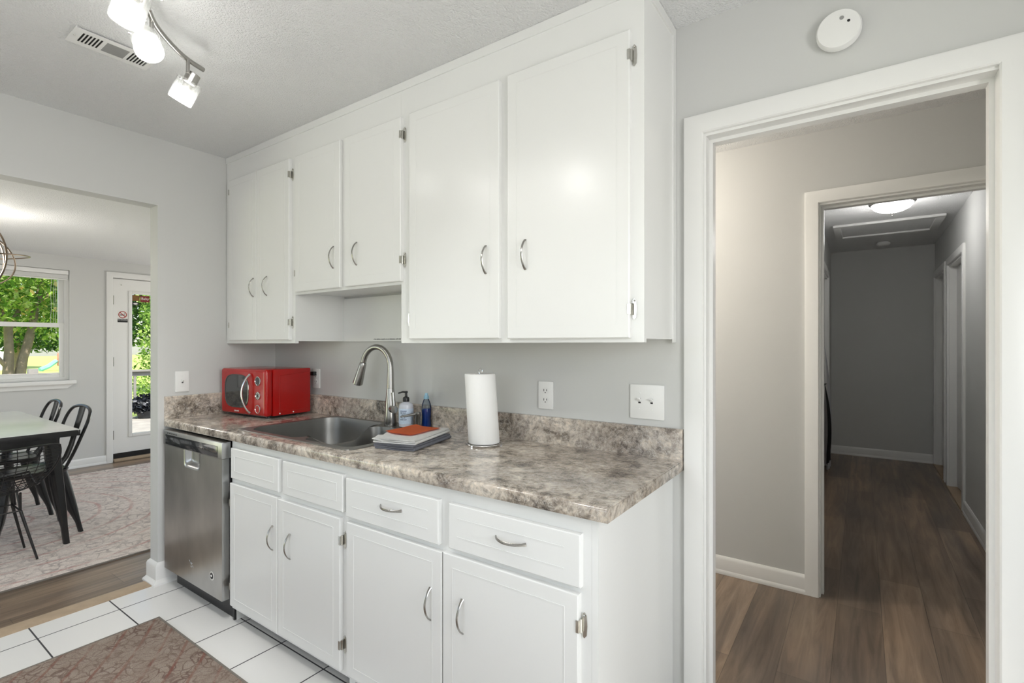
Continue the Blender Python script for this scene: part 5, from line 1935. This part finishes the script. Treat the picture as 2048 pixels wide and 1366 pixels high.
lamp('POINT', 'chandelier_light', oc + Vector((0, 0, -0.02)), 16, (1.0, 0.95, 0.88), radius=0.10, parent=pd)
for k in range(4):
    a = k * PI / 2 + 0.3
    p = oc + Vector((0.10 * math.cos(a), 0.10 * math.sin(a), -0.09))
    b = MB()
    b.tube([oc + Vector((0, 0, -0.10)), oc + Vector((0.06 * math.cos(a), 0.06 * math.sin(a), -0.12)), p], 0.004, 7)
    b.lathe([(0.014, 0), (0.012, 0.004), (0.010, 0.05)], p, 12)
    arm = b.build('candle_arm', 'bronze', pd)
    b = MB()
    b.lathe([(0.006, 0.05), (0.014, 0.068), (0.016, 0.085), (0.010, 0.108), (0.001, 0.128)], p, 14)
    b.build('bulb', 'dome_glow', arm)

# ------------------------------------------------------------------ outdoors
GZ = -0.62
b = MB()
b.face([(-3.81, -60, GZ), (-3.81, 60, GZ), (-110, 90, GZ), (-110, -60, GZ)])
struct('floor_4', b, 'lawn', 'sunlit lawn beyond the deck', 'lawn')
b = MB()
for k in range(29):
    x = -3.86 - k * 0.146
    b.box(x - 0.138, x, -2.6, 4.2, -0.075, -0.04, bevel=0.004)
for y in (-2.4, 0.2, 2.2, 4.0):
    b.box(-8.05, -3.86, y, y + 0.05, GZ, -0.076)
struct('floor_5', b, 'deck', 'weathered board deck outside the glazed door', 'deck')
rl = thing('deck_railing', (-8.0, 0.8, -0.04), 'weathered wood railing at the edge of the deck', 'railing')
b = MB()
b.box(-8.07, -7.93, -2.6, 4.2, 0.802, 0.838, bevel=0.006)
b.box(-8.02, -7.98, -2.6, 4.2, 0.722, 0.802)
b.box(-8.02, -7.98, -2.6, 4.2, 0.05, 0.12)
b.build('rails', 'rail', rl)
for k in range(34):
    y = -2.46 + k * 0.130
    b = MB()
    b.box(-8.017, -7.983, y - 0.019, y + 0.019, 0.12, 0.722)
    b.build('baluster', 'rail', rl)
for y in (-1.9, 0.42, 3.3):
    b = MB()
    b.box(-8.06, -7.94, y - 0.06, y + 0.06, -0.04, 0.915, bevel=0.012)
    b.build('post', 'rail', rl)

def leaves(name, blobs, n, size, material, parent, seed, flat=1.0):
    """n leaf blades (each a creased quad of its own) scattered through ellipsoids (centre, radii)"""
    rnd = random.Random(seed)
    vs, fs = [], []
    vol = [r[0] * r[1] * r[2] for _, r in blobs]
    tot = sum(vol)
    for (c, r), w in zip(blobs, vol):
        for _ in range(int(n * w / tot)):
            while True:
                p = Vector((rnd.uniform(-1, 1), rnd.uniform(-1, 1), rnd.uniform(-1, 1)))
                if 0.25 < p.length < 1:
                    break
            pos = Vector((c[0] + p.x * r[0], c[1] + p.y * r[1], c[2] + p.z * r[2]))
            s = size * rnd.uniform(0.6, 1.35)
            q = Matrix.Rotation(rnd.uniform(0, 2 * PI), 3, 'Z') @ Matrix.Rotation(rnd.uniform(-1.2, 1.2), 3, 'X') @ Matrix.Rotation(rnd.uniform(-0.9, 0.9), 3, 'Y')
            i0 = len(vs)
            for a in ((0, -0.5, 0), (0.30, -0.1, 0.06), (0, 0.5, -0.04), (-0.30, -0.1, 0.06)):
                vs.append(pos + q @ (Vector(a) * s))
            fs.append((i0, i0 + 1, i0 + 2))
            fs.append((i0, i0 + 2, i0 + 3))
    me = bpy.data.meshes.new(name)
    me.from_pydata(vs, [], fs)
    me.update()
    o = link_mesh(name, me, material, parent, smooth=False)
    if parent is not None:
        o['kind'] = 'stuff'
    return o
mt_ = thing('yard_tree', (-10.5, 0.65, GZ), 'two-trunked leafy tree just beyond the deck, seen through the window', 'tree')
b = MB()
b.tube([(-10.52, 0.51, GZ), (-10.52, 0.563, 0.68), (-10.52, 0.583, 1.186), (-10.52, 0.569, 1.658), (-10.52, 0.473, 1.917), (-10.6, 0.26, 2.75), (-10.6, -0.02, 3.9)], [0.098, 0.085, 0.073, 0.067, 0.056, 0.045, 0.022], 10)
b.tube([(-10.52, 0.575, 1.60), (-10.52, 0.647, 1.796), (-10.52, 0.721, 1.977), (-10.52, 0.901, 2.077), (-10.52, 1.24, 2.42), (-10.52, 1.58, 3.2)], [0.056, 0.047, 0.040, 0.036, 0.029, 0.016], 8)
b.tube([(-10.52, 0.563, 0.85), (-10.46, 0.41, 1.07), (-10.4, 0.17, 1.24), (-10.4, -0.11, 1.75)], [0.045, 0.039, 0.034, 0.022], 8)
b.build('trunk', 'bark', mt_)
b = MB()
b.tube([(-10.4, 0.63, GZ), (-10.52, 0.739, 0.709), (-10.52, 0.781, 1.056), (-10.52, 0.848, 1.304), (-10.52, 0.918, 1.692), (-10.52, 1.03, 2.42), (-10.52, 1.24, 3.55)], [0.095, 0.085, 0.079, 0.076, 0.067, 0.05, 0.022], 10)
b.build('trunk', 'bark', mt_)
leaves('foliage', [((-10.6, 0.5, 3.3), (1.9, 1.75, 1.35)), ((-10.2, -0.1, 2.3), (0.9, 1.0, 0.85)), ((-10.3, 1.3, 2.05), (0.9, 0.6, 0.85)), ((-11.1, 0.8, 2.05), (0.8, 1.1, 0.7))], 13000, 0.105, 'leaf', mt_, 11)
bs = thing('shrub', (-9.7, 3.1, GZ), 'bright green shrub behind the deck railing', 'shrub')
leaves('foliage', [((-9.5, 3.2, 0.5), (0.9, 0.95, 1.1)), ((-9.4, 3.2, 1.4), (0.8, 0.9, 1.0)), ((-9.5, 3.15, 2.3), (0.75, 0.8, 0.8))], 9500, 0.085, 'shrub_leaf', bs, 5)
b = MB()
for (dx, dy) in ((0, 0), (0.2, 0.15), (-0.2, 0.1)):
    b.tube([(-9.7 + dx * 0.3, 3.1 + dy * 0.3, GZ), (-9.7 + dx, 3.1 + dy, 0.8), (-9.7 + dx * 1.6, 3.0 + dy * 2, 2.3)], [0.03, 0.022, 0.01], 7)
b.build('stems', 'bark', bs)
dp = thing('deck_plant', (-7.66, 1.92, -0.04), 'dark leafy plant in a dark pot beside the deck railing', 'plant')
b = MB()
b.lathe([(0.14, 0), (0.17, 0.10), (0.18, 0.14), (0.16, 0.14)], (-7.66, 1.92, -0.04), 24)
b.build('pot', 'pot', dp)
leaves('foliage', [((-7.66, 1.92, 0.20), (0.24, 0.27, 0.20))], 1300, 0.075, 'dark_leaf', dp, 9)
rnd = random.Random(4)
for k, (x, y, hgt, rad, lab) in enumerate(((-19.0, -0.6, 5.5, 2.3, 'distant tree at the left edge of the window view'), (-20.0, 5.4, 6.0, 2.4, 'distant tree behind the shrub, right of the yard tree'), (-28.0, 3.9, 4.6, 2.2, 'distant tree in the gap between the two trunks'), (-13.8, 5.8, 5.5, 2.0, 'distant tree filling the glazed door view'))):
    t = thing('background_tree', (x, y, GZ), lab, 'tree', 'trees beyond the lawn')
    MB().tube([(x, y, GZ), (x, y, 1.0), (x + 0.1, y, hgt * 0.7)], [0.16, 0.13, 0.05], 8).build('trunk', 'bark', t)
    leaves('foliage', [((x, y, hgt * 0.62), (rad, rad, hgt * 0.42)), ((x, y + 0.8, hgt * 0.38), (rad * 0.8, rad * 0.9, hgt * 0.18))], 5000, 0.22, 'far_leaf', t, 20 + k)
hs_ = thing('neighbour_house', (-52, -7.0, GZ), 'white house far across the lawn, left in the window', 'house')
b = MB()
b.box(-55, -50, -4.0, 8.0, GZ, 3.0)
b.build('wall', 'house', hs_)
b = MB()
b.prism([(-56, -4.5, 3.0), (-49.5, -4.5, 3.0), (-52.7, -4.5, 5.2)], (0, 13.0, 0))
b.build('roof', 'rail', hs_)
ps = thing('play_set', (-46, 10.2, GZ), 'faded red and teal play set far off on the lawn', 'play set')
b = MB()
b.box(-46.4, -45.6, 9.4, 10.3, -0.3, 0.7, bevel=0.1)
b.build('play_house', 'play', ps)
b = MB()
b.tube([(-46, 9.3, 0.1), (-45.8, 8.8, -0.3), (-45.6, 8.3, GZ + 0.1)], 0.16, 8)
b.build('slide', 'teal', ps)

# the print of every wall plate, label and lamp is in place; lights for the rooms off the hallway
lamp('AREA', 'daylight_bedroom', (4.7, 4.3, 1.6), 1.5, (0.97, 0.98, 1.0), size=0.8, size_y=0.8, direction=(-1, 0, -0.2))
